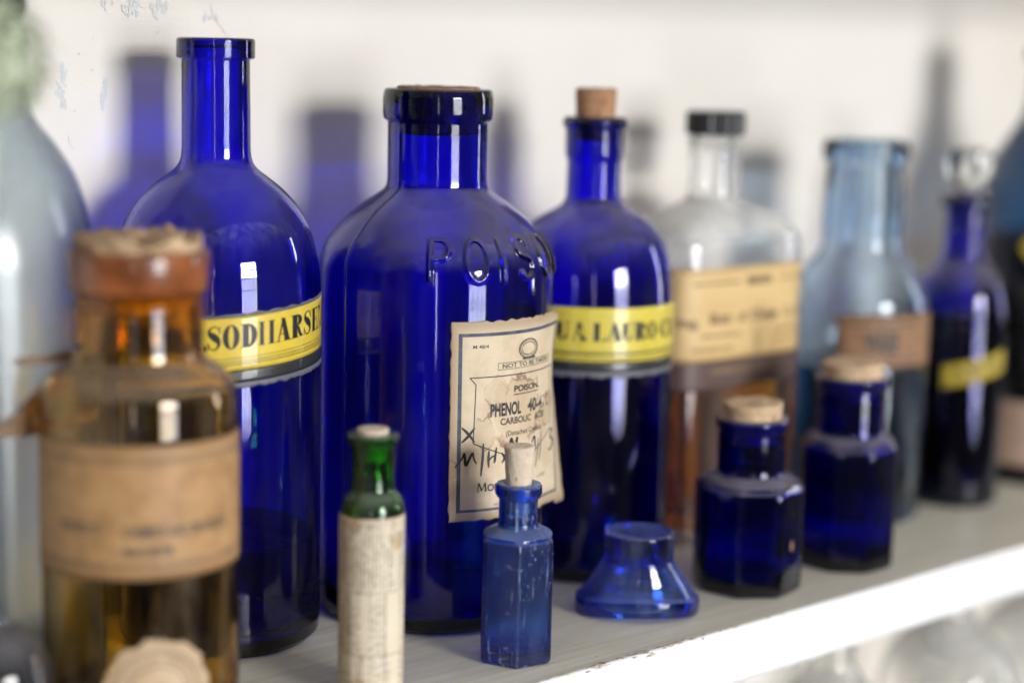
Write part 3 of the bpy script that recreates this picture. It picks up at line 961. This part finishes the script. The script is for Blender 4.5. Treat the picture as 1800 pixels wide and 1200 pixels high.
# ------------------------------------------------------------------ clear flat flask with black cap
def flask():
    c = (.7438, .6757, 0)
    t = thing('flask', c, 'clear rectangular glass flask with black screw cap, large cream label and brown liquid', 'flask')
    sh = [(47.5, 140), (47.3, 154.8), (45.4, 163.4), (39.0, 170.4), (28.5, 175.8), (18.5, 179.3), (14.2, 182.2), (13.4, 187)]
    o = [(0, 2), (26, 1.4), (40, 0), (44, .3), (47, 3), (47.6, 8)] + cr(sh) + [(13.4, 208), (14.4, 209.5), (14.4, 211.5), (12.8, 213), (12.8, 225.4), (12.0, 226)]
    A, B = 50.0, 30.0                       # half width and half depth of the body
    def shape(th, r, z):
        k = min(1, max(0, (r - 14.4) / (47.6 - 14.4)))
        a = 14.4 + (A - 14.4) * k; b = 14.4 + (B - 14.4) * k ** 1.5
        if r <= 14.4 and z > 100: return np.full_like(th, r)
        if z < 100: a = A * r / 47.6; b = B - (47.6 - r) * 1.2 if r > 30 else B * r / 47.6
        n = np.where(np.sin(th) > 0, 2 + .9 * k, 2 + 3.0 * k)   # flat front, rounder back
        return (np.abs(np.cos(th) / a) ** n + np.abs(np.sin(th) / b) ** n) ** (-1 / n)
    lathe('glass_body', clean(hollow(soften(o), 10.9, 186, 1.7, 6)), M['flask'], t, seg=160, shape=shape)
    # cap with ribs
    seg = 120
    V = []; F = []
    pr = [(14.9, 214.6), (15.7, 215), (15.7, 225.8), (15.2, 227.0), (13.6, 227.4)]
    for i, (r, z) in enumerate(pr):
        for j in range(seg):
            a = 2 * math.pi * j / seg
            rr = r + (.22 * (1 if j % 3 else -1) if i in (1, 2) else 0)
            V.append((rr * math.cos(a) / 1000, rr * math.sin(a) / 1000, z / 1000))
    for i in range(len(pr) - 1):
        for j in range(seg):
            k = (j + 1) % seg
            F.append((i * seg + j, i * seg + k, (i + 1) * seg + k, (i + 1) * seg + j))
    F.append(tuple(reversed(range(seg)))); F.append(tuple(range((len(pr) - 1) * seg, len(pr) * seg)))
    recalc(link('screw_cap', V, F, M['black_plastic'], t, smooth=False))
    # liquid
    li = [(0, 7.0), (30, 7.0), (40, 8), (45, 11.5), (45.3, 16), (45.3, 112), (44.6, 112.4), (0, 112.4)]
    li = [(0, 7.1), (38, 7.1), (43, 8.2), (45.3, 12), (45.3, 100), (45.3, 111.6), (44.4, 112), (0, 112)]
    def lshape(th, r, z):
        a = (A - 1.6) * r / 45.3; b = (B - 1.6) * r / 45.3 if r < 30 else (B - 1.6) - (45.3 - r)
        n = np.where(np.sin(th) > 0, 2.9, 5.)
        return (np.abs(np.cos(th) / a) ** n + np.abs(np.sin(th) / b) ** n) ** (-1 / n)
    lathe('liquid', soften(li), M['amber_liquid'], t, seg=120, shape=lshape)
    # label wraps the front, round the left corner
    def sup(a, off):
        ca, sa = math.cos(a), math.sin(a)
        r = ((abs(ca) / A) ** 5 + (abs(sa) / B) ** 5) ** (-1 / 5)
        return (r / 1000 + off)
    # table of arc length along the front, measured from the middle (angle -90 deg)
    angs = np.radians(np.linspace(-90 - 100, -90 + 100, 801))
    xy = np.array([(sup(a, 0) * math.cos(a) * 1000, sup(a, 0) * math.sin(a) * 1000) for a in angs])
    dl = np.r_[0, np.cumsum(np.hypot(*np.diff(xy, axis=0).T))]
    dl -= dl[400]
    def mp(x, y, off):
        a = float(np.interp(x, dl, angs))
        e = 1e-3
        r = sup(a, off)
        return (r * math.cos(a), r * math.sin(a), y / 1000)
    x0, x1 = -56, 44
    l = sheet('label', band(mp, x0, x1, 99.5, 148), M['cream'], t, 110, 20, .00025)
    p = Print()
    p.text('BEER', -4, 138, 17, 4.2, .05)
    p.rect(-42, 139.6, -9, 140.6); p.rect(21, 139.6, 43, 140.6)
    p.text('ing,', -50, 118, -38, 5.2, .03); p.text('Bum', -31, 119, -16, 5.6, .04); p.text('of', -10, 119, -4, 5.4, .03)
    p.text('Change', 0, 119, 21, 5.6, .04); p.text('Co', 27, 119, 34, 5.4, .03); p.text('N', 38, 119, 42.5, 5.4, .04)
    p.text('PREPARED FROM SELECTED', -36, 111.5, -7, 2.2, .01); p.text('BOTTLED BY THE MAKERS', 16, 111.5, 40, 2.2, .01)
    p.text('REGISTERED OFFICE', -42, 104.5, -13, 2.4, .01); p.text('NEW STREET WORKS', 16, 106, 40, 2.4, .01)
    p.lay('lettering', mp, M['ink_brown'], l, base=.0003)
    q = Print()
    for i in range(-5, 6):                   # fan-shaped emblem of upright rays on a stem
        q.line([(6 + i * .75, 107), (6 + i * 1.75, 121), (6 + i * 1.5, 129 - abs(i) * .9)], .55)
    for i in range(-2, 3): q.line([(6 + i * .8, 101.5), (6 + i * .75, 107)], .6)
    q.lay('printed_emblem', mp, M['ink_gold'], l, base=.00028)
    b = sheet('label_band', band(mp, x0, x1, 84.5, 99.3), M['brownband'], t, 110, 10, .00025)
    p = Print()
    p.text('GUARANTEED FULL', -28, 92.5, 14, 2.6, .01); p.text('STRENGTH', -10, 87.5, 12, 2.2)
    p.lay('lettering', mp, M['ink_gold'], b, base=.0003)
flask()

# ------------------------------------------------------------------ pale blue wide-mouthed bottle
def pale_bottle():
    c = (.8415, .6509, 0)
    t = thing('bottle', c, 'pale blue glass bottle with wide open mouth and worn brown label', 'bottle')
    sh = [(39.3, 95), (39.2, 118.4), (37.4, 127.8), (31.4, 139.8), (25.5, 147), (22.4, 152), (22.0, 160), (22.4, 168), (21.2, 198)]
    o = [(0, 2), (26, 1.4), (34, 0), (36.5, .3), (38.8, 3), (39.3, 8)] + cr(sh) + [(21.6, 199), (24.0, 200.5), (24.2, 206), (24.0, 210.8), (22.6, 211.8)]
    lathe('glass_body', clean(hollow(soften(o), 18.2, 158, 2.7, 6)), M['pale'], t)
    li = [(0, 7.2), (30, 7.2), (35, 9), (36.7, 13), (36.7, 86), (36.2, 86.5), (0, 86.5)]
    lathe('liquid', soften(li), M['slate_liquid'], t, seg=72)
    mp = cyl_map(39.3, facing(c), 0)
    l = sheet('label', band(mp, -11, 58, 89, 118.6), M['rust'], t, 70, 16, edge=lambda u, v: (u + .012 * noise.noise(Vector((v * 9, u * 3, 4))), v + .05 * noise.noise(Vector((u * 9, v, 8))) * (abs(v - .5) > .49)))
    p = Print()
    p.text('WARE', 4, 98, 24, 11, .05); p.rect(-6, 113, 40, 114); p.rect(-6, 93, 40, 94)
    p.lay('lettering', mp, M['ink_soft'], l)
pale_bottle()

# ------------------------------------------------------------------ dark cobalt bottle with clear stopper
def stoppered():
    c = (.9142, .6328, 0)
    t = thing('bottle', c, 'slim dark blue bottle with clear glass stopper and slanting plain yellow strip label', 'bottle', 'cobalt blue bottles')
    sh = [(26.6, 100), (26.3, 114), (25.2, 122), (22.8, 129.4), (18.3, 136.2), (14.2, 141.5), (12.6, 146), (12.2, 152)]
    o = [(0, 2), (18, 1.4), (22.5, 0), (24.5, .3), (26.3, 2.6), (26.6, 7)] + cr(sh) + [(12.2, 171.8), (15.0, 173), (15.2, 177.4), (14.4, 179.4), (13, 179.8)]
    lathe('glass_body', clean(hollow(soften(o, .7), 8.6, 152, 2.4, 5)), M['cobalt_c'], t, seg=80)
    s = [(0, 158), (7.2, 158.5), (8.2, 179), (7.4, 182.5), (8.5, 185.5), (12.6, 190), (14.2, 197), (13.0, 204), (8.5, 207), (0, 208)]
    lathe('stopper', soften(s, .8), M['clear'], t, seg=64)
    mp = cyl_map(26.6, facing(c), 0)
    l = sheet('label', band(mp, -9, 33, 72, 85, .23), M['yellow_dull'], t, 60, 10)
    p = Print()
    p.text('ACID DIL', -4, 76.2, 28, 5, .05, slope=7)
    p.line([(-8 + i * 2, 74 + .23 * (-8 + i * 2)) for i in range(20)], .4)
    p.lay('lettering', mp, M['ink_soft'], l)
    li = [(0, 6.2), (18, 6.2), (23, 8), (24.3, 11), (24.3, 112), (23.8, 112.6), (0, 112.6)]
    lathe('liquid', soften(li), M['dark_liquid'], t, seg=72)
stoppered()

# ------------------------------------------------------------------ large teal bottle at the far right
def teal_bottle():
    c = (1.0112, .6421, 0)
    t = thing('bottle', c, 'large dark teal bottle cut off by the right edge, with pinkish lower label', 'bottle')
    sh = [(39.6, 160), (39.0, 176), (36.5, 189), (31.5, 201), (24, 213), (18.6, 222), (15.8, 231), (15.0, 240)]
    o = [(0, 2), (28, 1.4), (34, 0), (37, .3), (39.4, 3), (39.6, 8)] + cr(sh) + [(14.6, 256), (18, 257.5), (18, 263), (16.5, 264)]
    lathe('glass_body', clean(hollow(soften(o), 9.6, 240, 2.8, 6)), M['teal'], t, seg=96)
    s = [(0, 238), (8.4, 238.5), (9.4, 264.2), (14.5, 266), (15, 272), (13, 275.5), (0, 276.5)]
    lathe('stopper', soften(s, .8), M['black_plastic'], t, seg=64)
    li = [(0, 7.2), (30, 7.2), (35, 9), (37, 13), (37, 152), (36.4, 152.6), (0, 152.6)]
    lathe('liquid', soften(li), M['dark_liquid'], t, seg=72)
    mp = cyl_map(39.6, facing(c), 0)
    sheet('label', band(mp, -31, 40, 12, 52), M['pink'], t, 60, 20)
    V = lambda u, v, off: mp(-1 + (u - .5) * 14 + (v - .5) * 14, 146 + (v - .5) * 18 - (u - .5) * 18, off)
    sheet('label', V, M['yellow_dull'], t, 30, 30)
teal_bottle()

# ------------------------------------------------------------------ eight-sided dark blue jars with flat corks
def octagon(c, ph, sc, rb, hb, neck, rn, label, seed, tilt):
    t = thing('bottle', c, label, 'bottle', 'eight-sided dark blue bottles')
    af = facing(c)
    o = [(0, 1.6), (rb * .62, 1.2), (rb * .8, 0), (rb * .93, .3), (rb - .2, 2), (rb, 5), (rb, hb - 4.5), (rb - .2, hb - 1.6), (rb - 2.2, hb + 1.2), (rn + 3.4, hb + 3.8), (rn + .4, hb + 4.6),
         (rn, hb + 7), (rn, neck - 6.2), (rn + 1.2, neck - 4.6), (rn + 1.6, neck - 1.4), (rn + .9, neck)]
    sh = polyshape(8, af + R_(ph), hb + 3.6, hb - 1)
    lathe('glass_body', clean(hollow(soften(o, .7), rn - 2.8, hb + 6, 3.2, 6)), M['cobalt_c'], t, seg=160, shape=sh)
    k = stopper('cork', rn - 3.0, rn - 1.9, neck - 12, neck + 7.2, M['cork_tan'], t, seed=seed, rough=.45, crumb=.4, tilt=tilt)
    return t, af
t, af = octagon((.6790, .5857, 0), -8.6, 1, 27.2, 52.4, 84.4, 16.2, 'shorter eight-sided dark blue bottle with flat tan cork and a small orange fleck', 11, .03)
# the orange fleck on its right-hand face
mp = cyl_map(26.4, af, 0)
sheet('paper_scrap', band(mp, 23.2, 25.2, 23, 27.6), M['rust'], t, 6, 6, .0004, lambda u, v: (u + .3 * noise.noise(Vector((u * 3, v * 3, 1))), v + .3 * noise.noise(Vector((u * 3, v * 3, 5)))))
octagon((.7520, .5834, 0), -16, 1, 25.8, 63.6, 97.6, 17.2, 'taller eight-sided dark blue bottle with flat tan cork, beside the pale blue bottle', 12, .05)

# ------------------------------------------------------------------ small hexagonal scratched bottle in front
def hexagon():
    c = (.5167, .5737, 0)
    t = thing('bottle', c, 'small scratched six-sided cobalt bottle with pale tapered cork, standing at the shelf edge', 'bottle')
    af = facing(c)
    o = [(0, 1.4), (9, 1), (13, 0), (16, .3), (17.1, 1.6), (17.3, 4), (17.3, 51), (17.0, 53.4), (15.4, 55.4), (11.5, 57.4), (8.9, 58.3), (8.3, 60), (8.25, 70.2), (9.4, 71.4), (10.0, 72.6), (10.0, 75.6), (9.3, 76.8)]
    lathe('glass_body', clean(hollow(soften(o, .55), 5.7, 60, 2.6, 5)), M['cobalt_d'], t, seg=180, shape=polyshape(6, af + R_(2.), 56.8, 53.2, 60))
    stopper('cork', 4.8, 6.5, 64, 93, M['cork_pale'], t, seed=21, rough=.18, crumb=.12)
hexagon()

# ------------------------------------------------------------------ green vial wrapped in newsprint
def vial():
    c = (.4398, .575, 0)
    t = thing('vial', c, 'slender green glass vial wrapped in yellowed newsprint, with short cork', 'vial')
    o = [(0, 1.2), (8, .8), (10.5, 0), (12, .3), (12.7, 1.6), (12.9, 4)] + cr([(12.9, 70), (12.9, 76), (12.5, 79.4), (11.3, 82.2), (9.6, 84.2), (8.8, 86.2), (8.6, 90)]) + [(8.7, 101), (9.2, 103), (10.3, 104.6), (10.4, 106.8), (9.6, 107.8)]
    lathe('glass_body', clean(hollow(soften(o, .5), 6.0, 92, 1.7, 3)), M['green'], t, seg=80)
    stopper('cork', 5.6, 6.3, 97, 109.6, M['cork_pale'], t, seed=31, rough=.15, crumb=.12)
    af = facing(c)
    mp = cyl_map(12.9, af, 0)
    l = sheet('paper_wrapper', band(mp, -38, 38, 1.0, 75.8), M['newsprint'], t, 90, 40, .0002,
              lambda u, v: (u, v + (.006 * noise.noise(Vector((u * 14, 3, 0))) if v > .999 else 0)))
    p = Print()
    # columns of print turned on their side: each printed line runs up the vial
    y = 3.
    cols = [(3, 20, 'table'), (21, 45, 'mix'), (47, 73, 'text')]
    for x in np.arange(-36, 36, 1.55):
        for ya, yb, kind in cols:
            if x < -2 and kind == 'table': kind = 'text'
            if rng.random() < .06: continue
            y = ya + rng.uniform(0, 1.2)
            end = yb - (rng.uniform(0, 8) if rng.random() < .3 else 0)
            while y < end:
                if kind == 'table' or (kind == 'mix' and x > -9):
                    L = rng.choice((1.2, 1.8)); gap = 1.5
                    if (int((x + 40) / 4.4)) % 3 == 2: y += 3.; continue
                else:
                    L = rng.uniform(.8, 3.); gap = .45
                w = rng.uniform(.42, .62)
                k = int(L / .6) + 1
                for i in range(k):                      # broken marks, like small type
                    if rng.random() < .2: continue
                    p.rect(x - w * rng.uniform(.5, 1), y + i * .6, x + w * rng.uniform(.2, 1), y + i * .6 + rng.uniform(.24, .44))
                y += L + gap
    for x in (-21, -9.2, 5.6, 20): p.rect(x - .14, 3, x + .14, 46)
    for yy in (20.5, 46): p.rect(-36, yy - .14, 36, yy + .14)
    p.lay('lettering', mp, M['ink_grey'], l)
vial()

# ------------------------------------------------------------------ cobalt eye bath, standing on its rim
def eye_bath():
    c = (.6060, .5887, 0)
    t = thing('eye_bath', c, 'bright cobalt blue glass eye bath standing upside down on its oval rim', 'eye bath')
    af = facing(c)
    base = af + R_(90) + R_(6)                  # direction of the long axis
    seg = 128
    # (long half axis, short half axis, z, saddle) outer then inner, mm
    out = [(27.6, 20.4, 0, 1), (28.7, 21.4, .6, 1), (29.0, 21.7, 3.0, 1), (29.0, 21.7, 6.6, 1), (28.8, 21.5, 7.1, 1), (28.5, 21.2, 7.3, 1), (27.7, 20.4, 7.35, 1), (27.4, 20.1, 7.6, 1), (26.9, 19.8, 8.5, .9), (24.4, 18.6, 12.0, .6),
           (20.7, 17.2, 17.2, .2), (17.3, 16.2, 22.0, 0), (16.4, 16.0, 23.0, 0), (16.2, 15.9, 24.2, 0), (16.2, 16.0, 33.0, 0), (16.4, 16.4, 34.6, 0), (16.0, 16.0, 35.4, 0), (15.0, 15.0, 35.5, 0), (14.0, 14.0, 35.0, 0), (7, 7, 34.7, 0)]
    inn = [(26.0, 18.8, 0, 1), (25.4, 18.3, .8, 1), (24.0, 17.2, 5.5, .9), (21.6, 15.6, 10.5, .6), (17.8, 14.2, 16.5, .2), (12.0, 11.0, 22.0, 0), (6, 6, 25.0, 0)]
    def sad(a, s): return s * 2.6 * (math.sin(a) ** 2)
    V = [(0, 0, 37.7 / 1000)]
    rings = list(reversed(out)) + inn
    for A, B, z, s in rings:
        for j in range(seg):
            a = 2 * math.pi * j / seg
            x, y = A * math.cos(a), B * math.sin(a)
            V.append(((x * math.cos(base) - y * math.sin(base)) / 1000, (x * math.sin(base) + y * math.cos(base)) / 1000, (z * 1.09 + sad(a, s)) / 1000))
    V.append((0, 0, 27.6 / 1000))
    n = len(rings); F = []
    for j in range(seg):
        F.append((0, 1 + j, 1 + (j + 1) % seg)); F.append((len(V) - 1, 1 + (n - 1) * seg + (j + 1) % seg, 1 + (n - 1) * seg + j))
    for i in range(n - 1):
        for j in range(seg):
            k = (j + 1) % seg
            F.append((1 + i * seg + j, 1 + (i + 1) * seg + j, 1 + (i + 1) * seg + k, 1 + i * seg + k))
    o = recalc(link('glass_body', V, F, M['cobalt_e'], t))
    return t
eye_bath()

# ------------------------------------------------------------------ amber bottle in the left foreground
def amber_bottle():
    c = (.3530, .6051, 0)
    t = thing('bottle', c, 'wide-mouthed amber brown bottle in the left foreground, crumbling cork and brown paper label', 'bottle')
    af = facing(c)
    o = [(0, 2.4), (24, 1.8), (31, 0), (34, .3), (36.4, 2.6), (36.8, 7)] + cr([(36.7, 120), (36.5, 127), (35.4, 132.5), (32, 137), (27.4, 140.2), (24.8, 142.6), (24.0, 146)]) + [(24.0, 163), (24.4, 168), (25.0, 170), (25.8, 180), (25.0, 181.5), (23.8, 182)]
    lathe('glass_body', clean(hollow(soften(o), 19.5, 147, 2.8, 6)), M['amber'], t)
    b = [(25.0, 167.6), (25.7, 169.2), (26.5, 180.2), (26.1, 182.4), (24.2, 182.9), (24.0, 182.15), (25.2, 181.8), (25.95, 180.2), (25.2, 169.4), (24.6, 168.0)]
    seg = 96; V = []; F = []
    for r, z in b:
        for j in range(seg):
            a = 2 * math.pi * j / seg
            w = .25 * noise.noise(Vector((math.cos(a) * 3, math.sin(a) * 3, z * .3)))
            V.append(((r + w) * math.cos(a) / 1000, (r + w) * math.sin(a) / 1000, (z + w) / 1000))
    for i in range(len(b)):
        for j in range(seg):
            k = (j + 1) % seg; q = (i + 1) % len(b)
            F.append((i * seg + j, i * seg + k, q * seg + k, q * seg + j))
    recalc(link('sealing_band', V, F, M['orange_seal'], t))
    stopper('cork', 18.9, 23.4, 160, 187, M['cork_crumb'], t, seed=41, rough=1.3, crumb=2.6)
    mp = cyl_map(36.8, af, 0)
    l = sheet('label', band(mp, -56, 56, 66.5, 116), M['kraft'], t, 100, 20, .00025)
    p = Print()
    k = 36.8 * math.pi / 180
    p.text('METTCS', -52, 90, -16, 8, .05); p.text('LINES', -13, 90, 6, 7.6, .04); p.text('IDRIS', 9, 90, 25, 8.2, .06); p.text('BARR', 30, 90, 53, 8.4, .08)
    p.text('PREPARED BY', -32, 83.5, -14, 4, .03); p.text('CHEMISTS AND DRUGGISTS', -6, 82.5, 36, 4, .03)
    p.text('MANCHESTER', -6, 75.6, 12, 3.4, .03)
    for y in (71, 72.4, 109.5, 111): p.line([(-55 + i * 2.2, y) for i in range(51)], .5)
    p.lay('lettering', mp, M['ink_soft'], l)
    # round paper seal low on the front, torn at its edge
    def disc(u, v, off):
        r = 20.5 * math.sqrt(max(u, .0004)); a = 2 * math.pi * v
        r *= 1 + .09 * noise.noise(Vector((math.cos(a) * 4, math.sin(a) * 4, 2))) * u + .05 * noise.noise(Vector((math.cos(a) * 14, math.sin(a) * 14, 5))) * u
        return mp(5.5 + r * math.cos(a), 23.5 + r * math.sin(a), off)
    l2 = sheet('paper_seal', disc, M['seal'], t, 14, 90, .00025)
    p = Print()
    for rr in (17, 15.6, 11): p.line([(5.5 + rr * math.cos(R_(a)), 23.5 + rr * math.sin(R_(a))) for a in range(0, 360, 6)], .5, True)
    for i in range(40):
        a = R_(i * 9); q0 = (5.5 + 12.4 * math.cos(a), 23.5 + 12.4 * math.sin(a)); q1 = (5.5 + 14.4 * math.cos(a + .04), 23.5 + 14.4 * math.sin(a + .04))
        if i % 9: p.line([q0, q1], .6)
    p.lay('printed_ring', mp, M['ink_brown'], l2, base=.0003)
    return t
M['seal'] = paper_mat('cream_seal_paper', (.60, .45, .30), (.40, .25, .12), .6, edge=0, gloss=.6, scale=4, seed=12.)
amber_bottle()
# ------------------------------------------------------------------ big grey-blue clear bottle at the left edge
def left_bottle():
    c = (.3205, .672, 0)
    t = thing('bottle', c, 'big pale grey-blue glass bottle at the left edge, with remains of a torn brown label', 'bottle')
    o = [(0, 5), (30, 4), (40, 0), (43.5, .4), (46.4, 3.5), (47, 10)] + cr([(47, 150), (46.8, 164), (45.4, 182), (39.6, 204), (31.6, 218), (25.0, 226.5), (22.2, 233), (21.6, 240)]) + [(21.4, 254), (22.6, 256), (22.6, 262), (21.4, 263)]
    lathe('glass_body', clean(hollow(soften(o), 17.5, 240, 2.8, 9)), M['grey'], t)
    s = [(0, 244), (16.6, 244.6), (17.4, 263.2), (20, 265), (22, 270), (20, 280), (10, 286), (0, 287)]
    lathe('stopper', soften(s, .8), M['black_plastic'], t, seg=64)
    af = facing(c)
    mp = cyl_map(47, af, 0)
    # torn label: an upper strip, a slanting torn piece and a lower strip
    def torn(u, v):
        u2 = u + .10 * noise.noise(Vector((v * 7, 2, 0))) * (u < .5)
        return u2, v + .03 * noise.noise(Vector((u * 9, 2, 0)))
    sheet('torn_label', band(mp, 14, 62, 139.6, 142.6), M['torn'], t, 60, 6, .0002, torn)
    sheet('torn_label', lambda u, v, off: mp(8 + 24 * v + 13 * u, 118 + 20.8 * v, off), M['torn'], t, 20, 30, .0002, torn)
    sheet('torn_label', band(mp, -4, 62, 113, 118), M['torn'], t, 60, 6, .0002, torn)
left_bottle()

# ------------------------------------------------------------------ pale green dried flower head close to the lens, top left
def flower():
    c = Vector((.2712, .5497, .2512))
    t = thing('dried_flower', (c.x, c.y, 0), 'blurred pale green dried flower head in the top left corner', 'flower')
    r0 = random.Random(3)
    V = []; F = []
    for i in range(420):
        z = r0.uniform(-1, 1); a = r0.uniform(0, 2 * math.pi); q = math.sqrt(1 - z * z)
        n = Vector((q * math.cos(a), q * math.sin(a), z))
        p = Vector((n.x * .0150, n.y * .0150, c.z + n.z * .0165)) * 1.0
        p += n * r0.uniform(-.004, .002)
        u = n.cross(Vector((r0.uniform(-1, 1), r0.uniform(-1, 1), .3))).normalized(); v = n.cross(u)
        L = r0.uniform(.0022, .0042); w = L * .55
        b = len(V)
        V += [p, p + u * L * .6 + v * w + n * .0006, p + u * L * 1.5 + n * .0016, p + u * L * .6 - v * w + n * .0006]
        F.append((b, b + 1, b + 2, b + 3))
    link('petals', V, F, M['petal'], t, smooth=False)
    V = []; F = []
    n = 14
    for i in range(n):
        z = c.z * i / (n - 1)
        for j in range(8):
            a = 2 * math.pi * j / 8
            V.append((.0011 * math.cos(a) - .012 * (1 - (i / (n - 1)) ** 2), .0011 * math.sin(a), z))
    for i in range(n - 1):
        for j in range(8):
            k = (j + 1) % 8
            F.append((i * 8 + j, i * 8 + k, i * 8 + 8 + k, i * 8 + 8 + j))
    F.append(tuple(reversed(range(8)))); F.append(tuple(range((n - 1) * 8, n * 8)))
    link('stalk', V, F, M['petal'], t)
M['petal'] = plain('pale_green_petals', (.50, .56, .40), .7, .25, 200)
flower()

# ------------------------------------------------------------------ dark blue upturned cup at the bottom left, and a bit of wire
def blue_cup():
    t = thing('glass_cup', (.2905, .600, 0), 'low dark teal glass cup turned upside down in the bottom left corner', 'cup')
    o = [(21, 0), (22.5, .8), (22.6, 4)] + cr([(22.5, 8), (21.8, 16), (19.6, 24), (15.4, 31), (9, 35.2), (3, 36.6)]) + [(0, 36.8)]
    i_ = [(20, 0)] + cr([(19.4, 8), (18.6, 15), (16.4, 22), (12.4, 28), (7, 31.8), (2.5, 33)]) + [(0, 33.2)]
    prof = [(r, z * 1.45) for r, z in list(reversed(o)) + i_]
    lathe('glass_body', clean(prof), M['teal'], t, seg=72)
blue_cup()
def wire():
    P = cr([(.3775, .7335, .0006), (.3755, .733, .004), (.3742, .7325, .010), (.3742, .733, .016), (.3756, .7335, .021), (.378, .734, .024)], 8)
    P = [Vector(p) for p in P]; r = .00035; V = []; F = []; sg = 8
    for i, p in enumerate(P):
        d = (P[min(i + 1, len(P) - 1)] - P[max(i - 1, 0)]).normalized()
        a = d.cross(Vector((0, 1, 0))).normalized(); b = d.cross(a)
        for j in range(sg):
            q = 2 * math.pi * j / sg
            V.append(p + a * r * math.cos(q) + b * r * math.sin(q))
    for i in range(len(P) - 1):
        for j in range(sg):
            k = (j + 1) % sg
            F.append((i * sg + j, i * sg + k, (i + 1) * sg + k, (i + 1) * sg + j))
    F.append(tuple(range(sg))); F.append(tuple((len(P) - 1) * sg + j for j in reversed(range(sg))))
    o = recalc(link('wire', V, F, M['ink'], None))
    o['label'] = 'thin curved dark wire leaning on the wall behind the amber bottle'; o['category'] = 'wire'
wire()

# ------------------------------------------------------------------ clear bottles on the lower shelf
def clear_low(c, R_body, top, label):
    t = thing('bottle', (c[0], c[1], -.305), label, 'bottle', 'clear bottles on the lower shelf')
    H = (top + .305) * 1000
    r = R_body
    o = [(0, 2), (r * .6, 1.4), (r * .85, 0), (r * .96, .6), (r, 5)] + cr([(r, H - 80), (r * .97, H - 66), (r * .8, H - 50), (r * .5, H - 37), (13, H - 28), (12.4, H - 22)]) + [(12.2, H - 9), (15, H - 7), (15, H - 1), (14, H)]
    lathe('glass_body', clean(hollow(soften(o), 8.6, H - 22, 2.6, 6)), M['clear'], t, seg=72)
clear_low((.800, .625), 37, -.047, 'clear glass bottle below the shelf, leftmost of those showing under its edge')
clear_low((.915, .628), 42, -.041, 'clear glass bottle below the shelf, between two other clear bottles')
clear_low((1.035, .640), 45, -.050, 'clear glass bottle below the shelf, nearest the right edge')
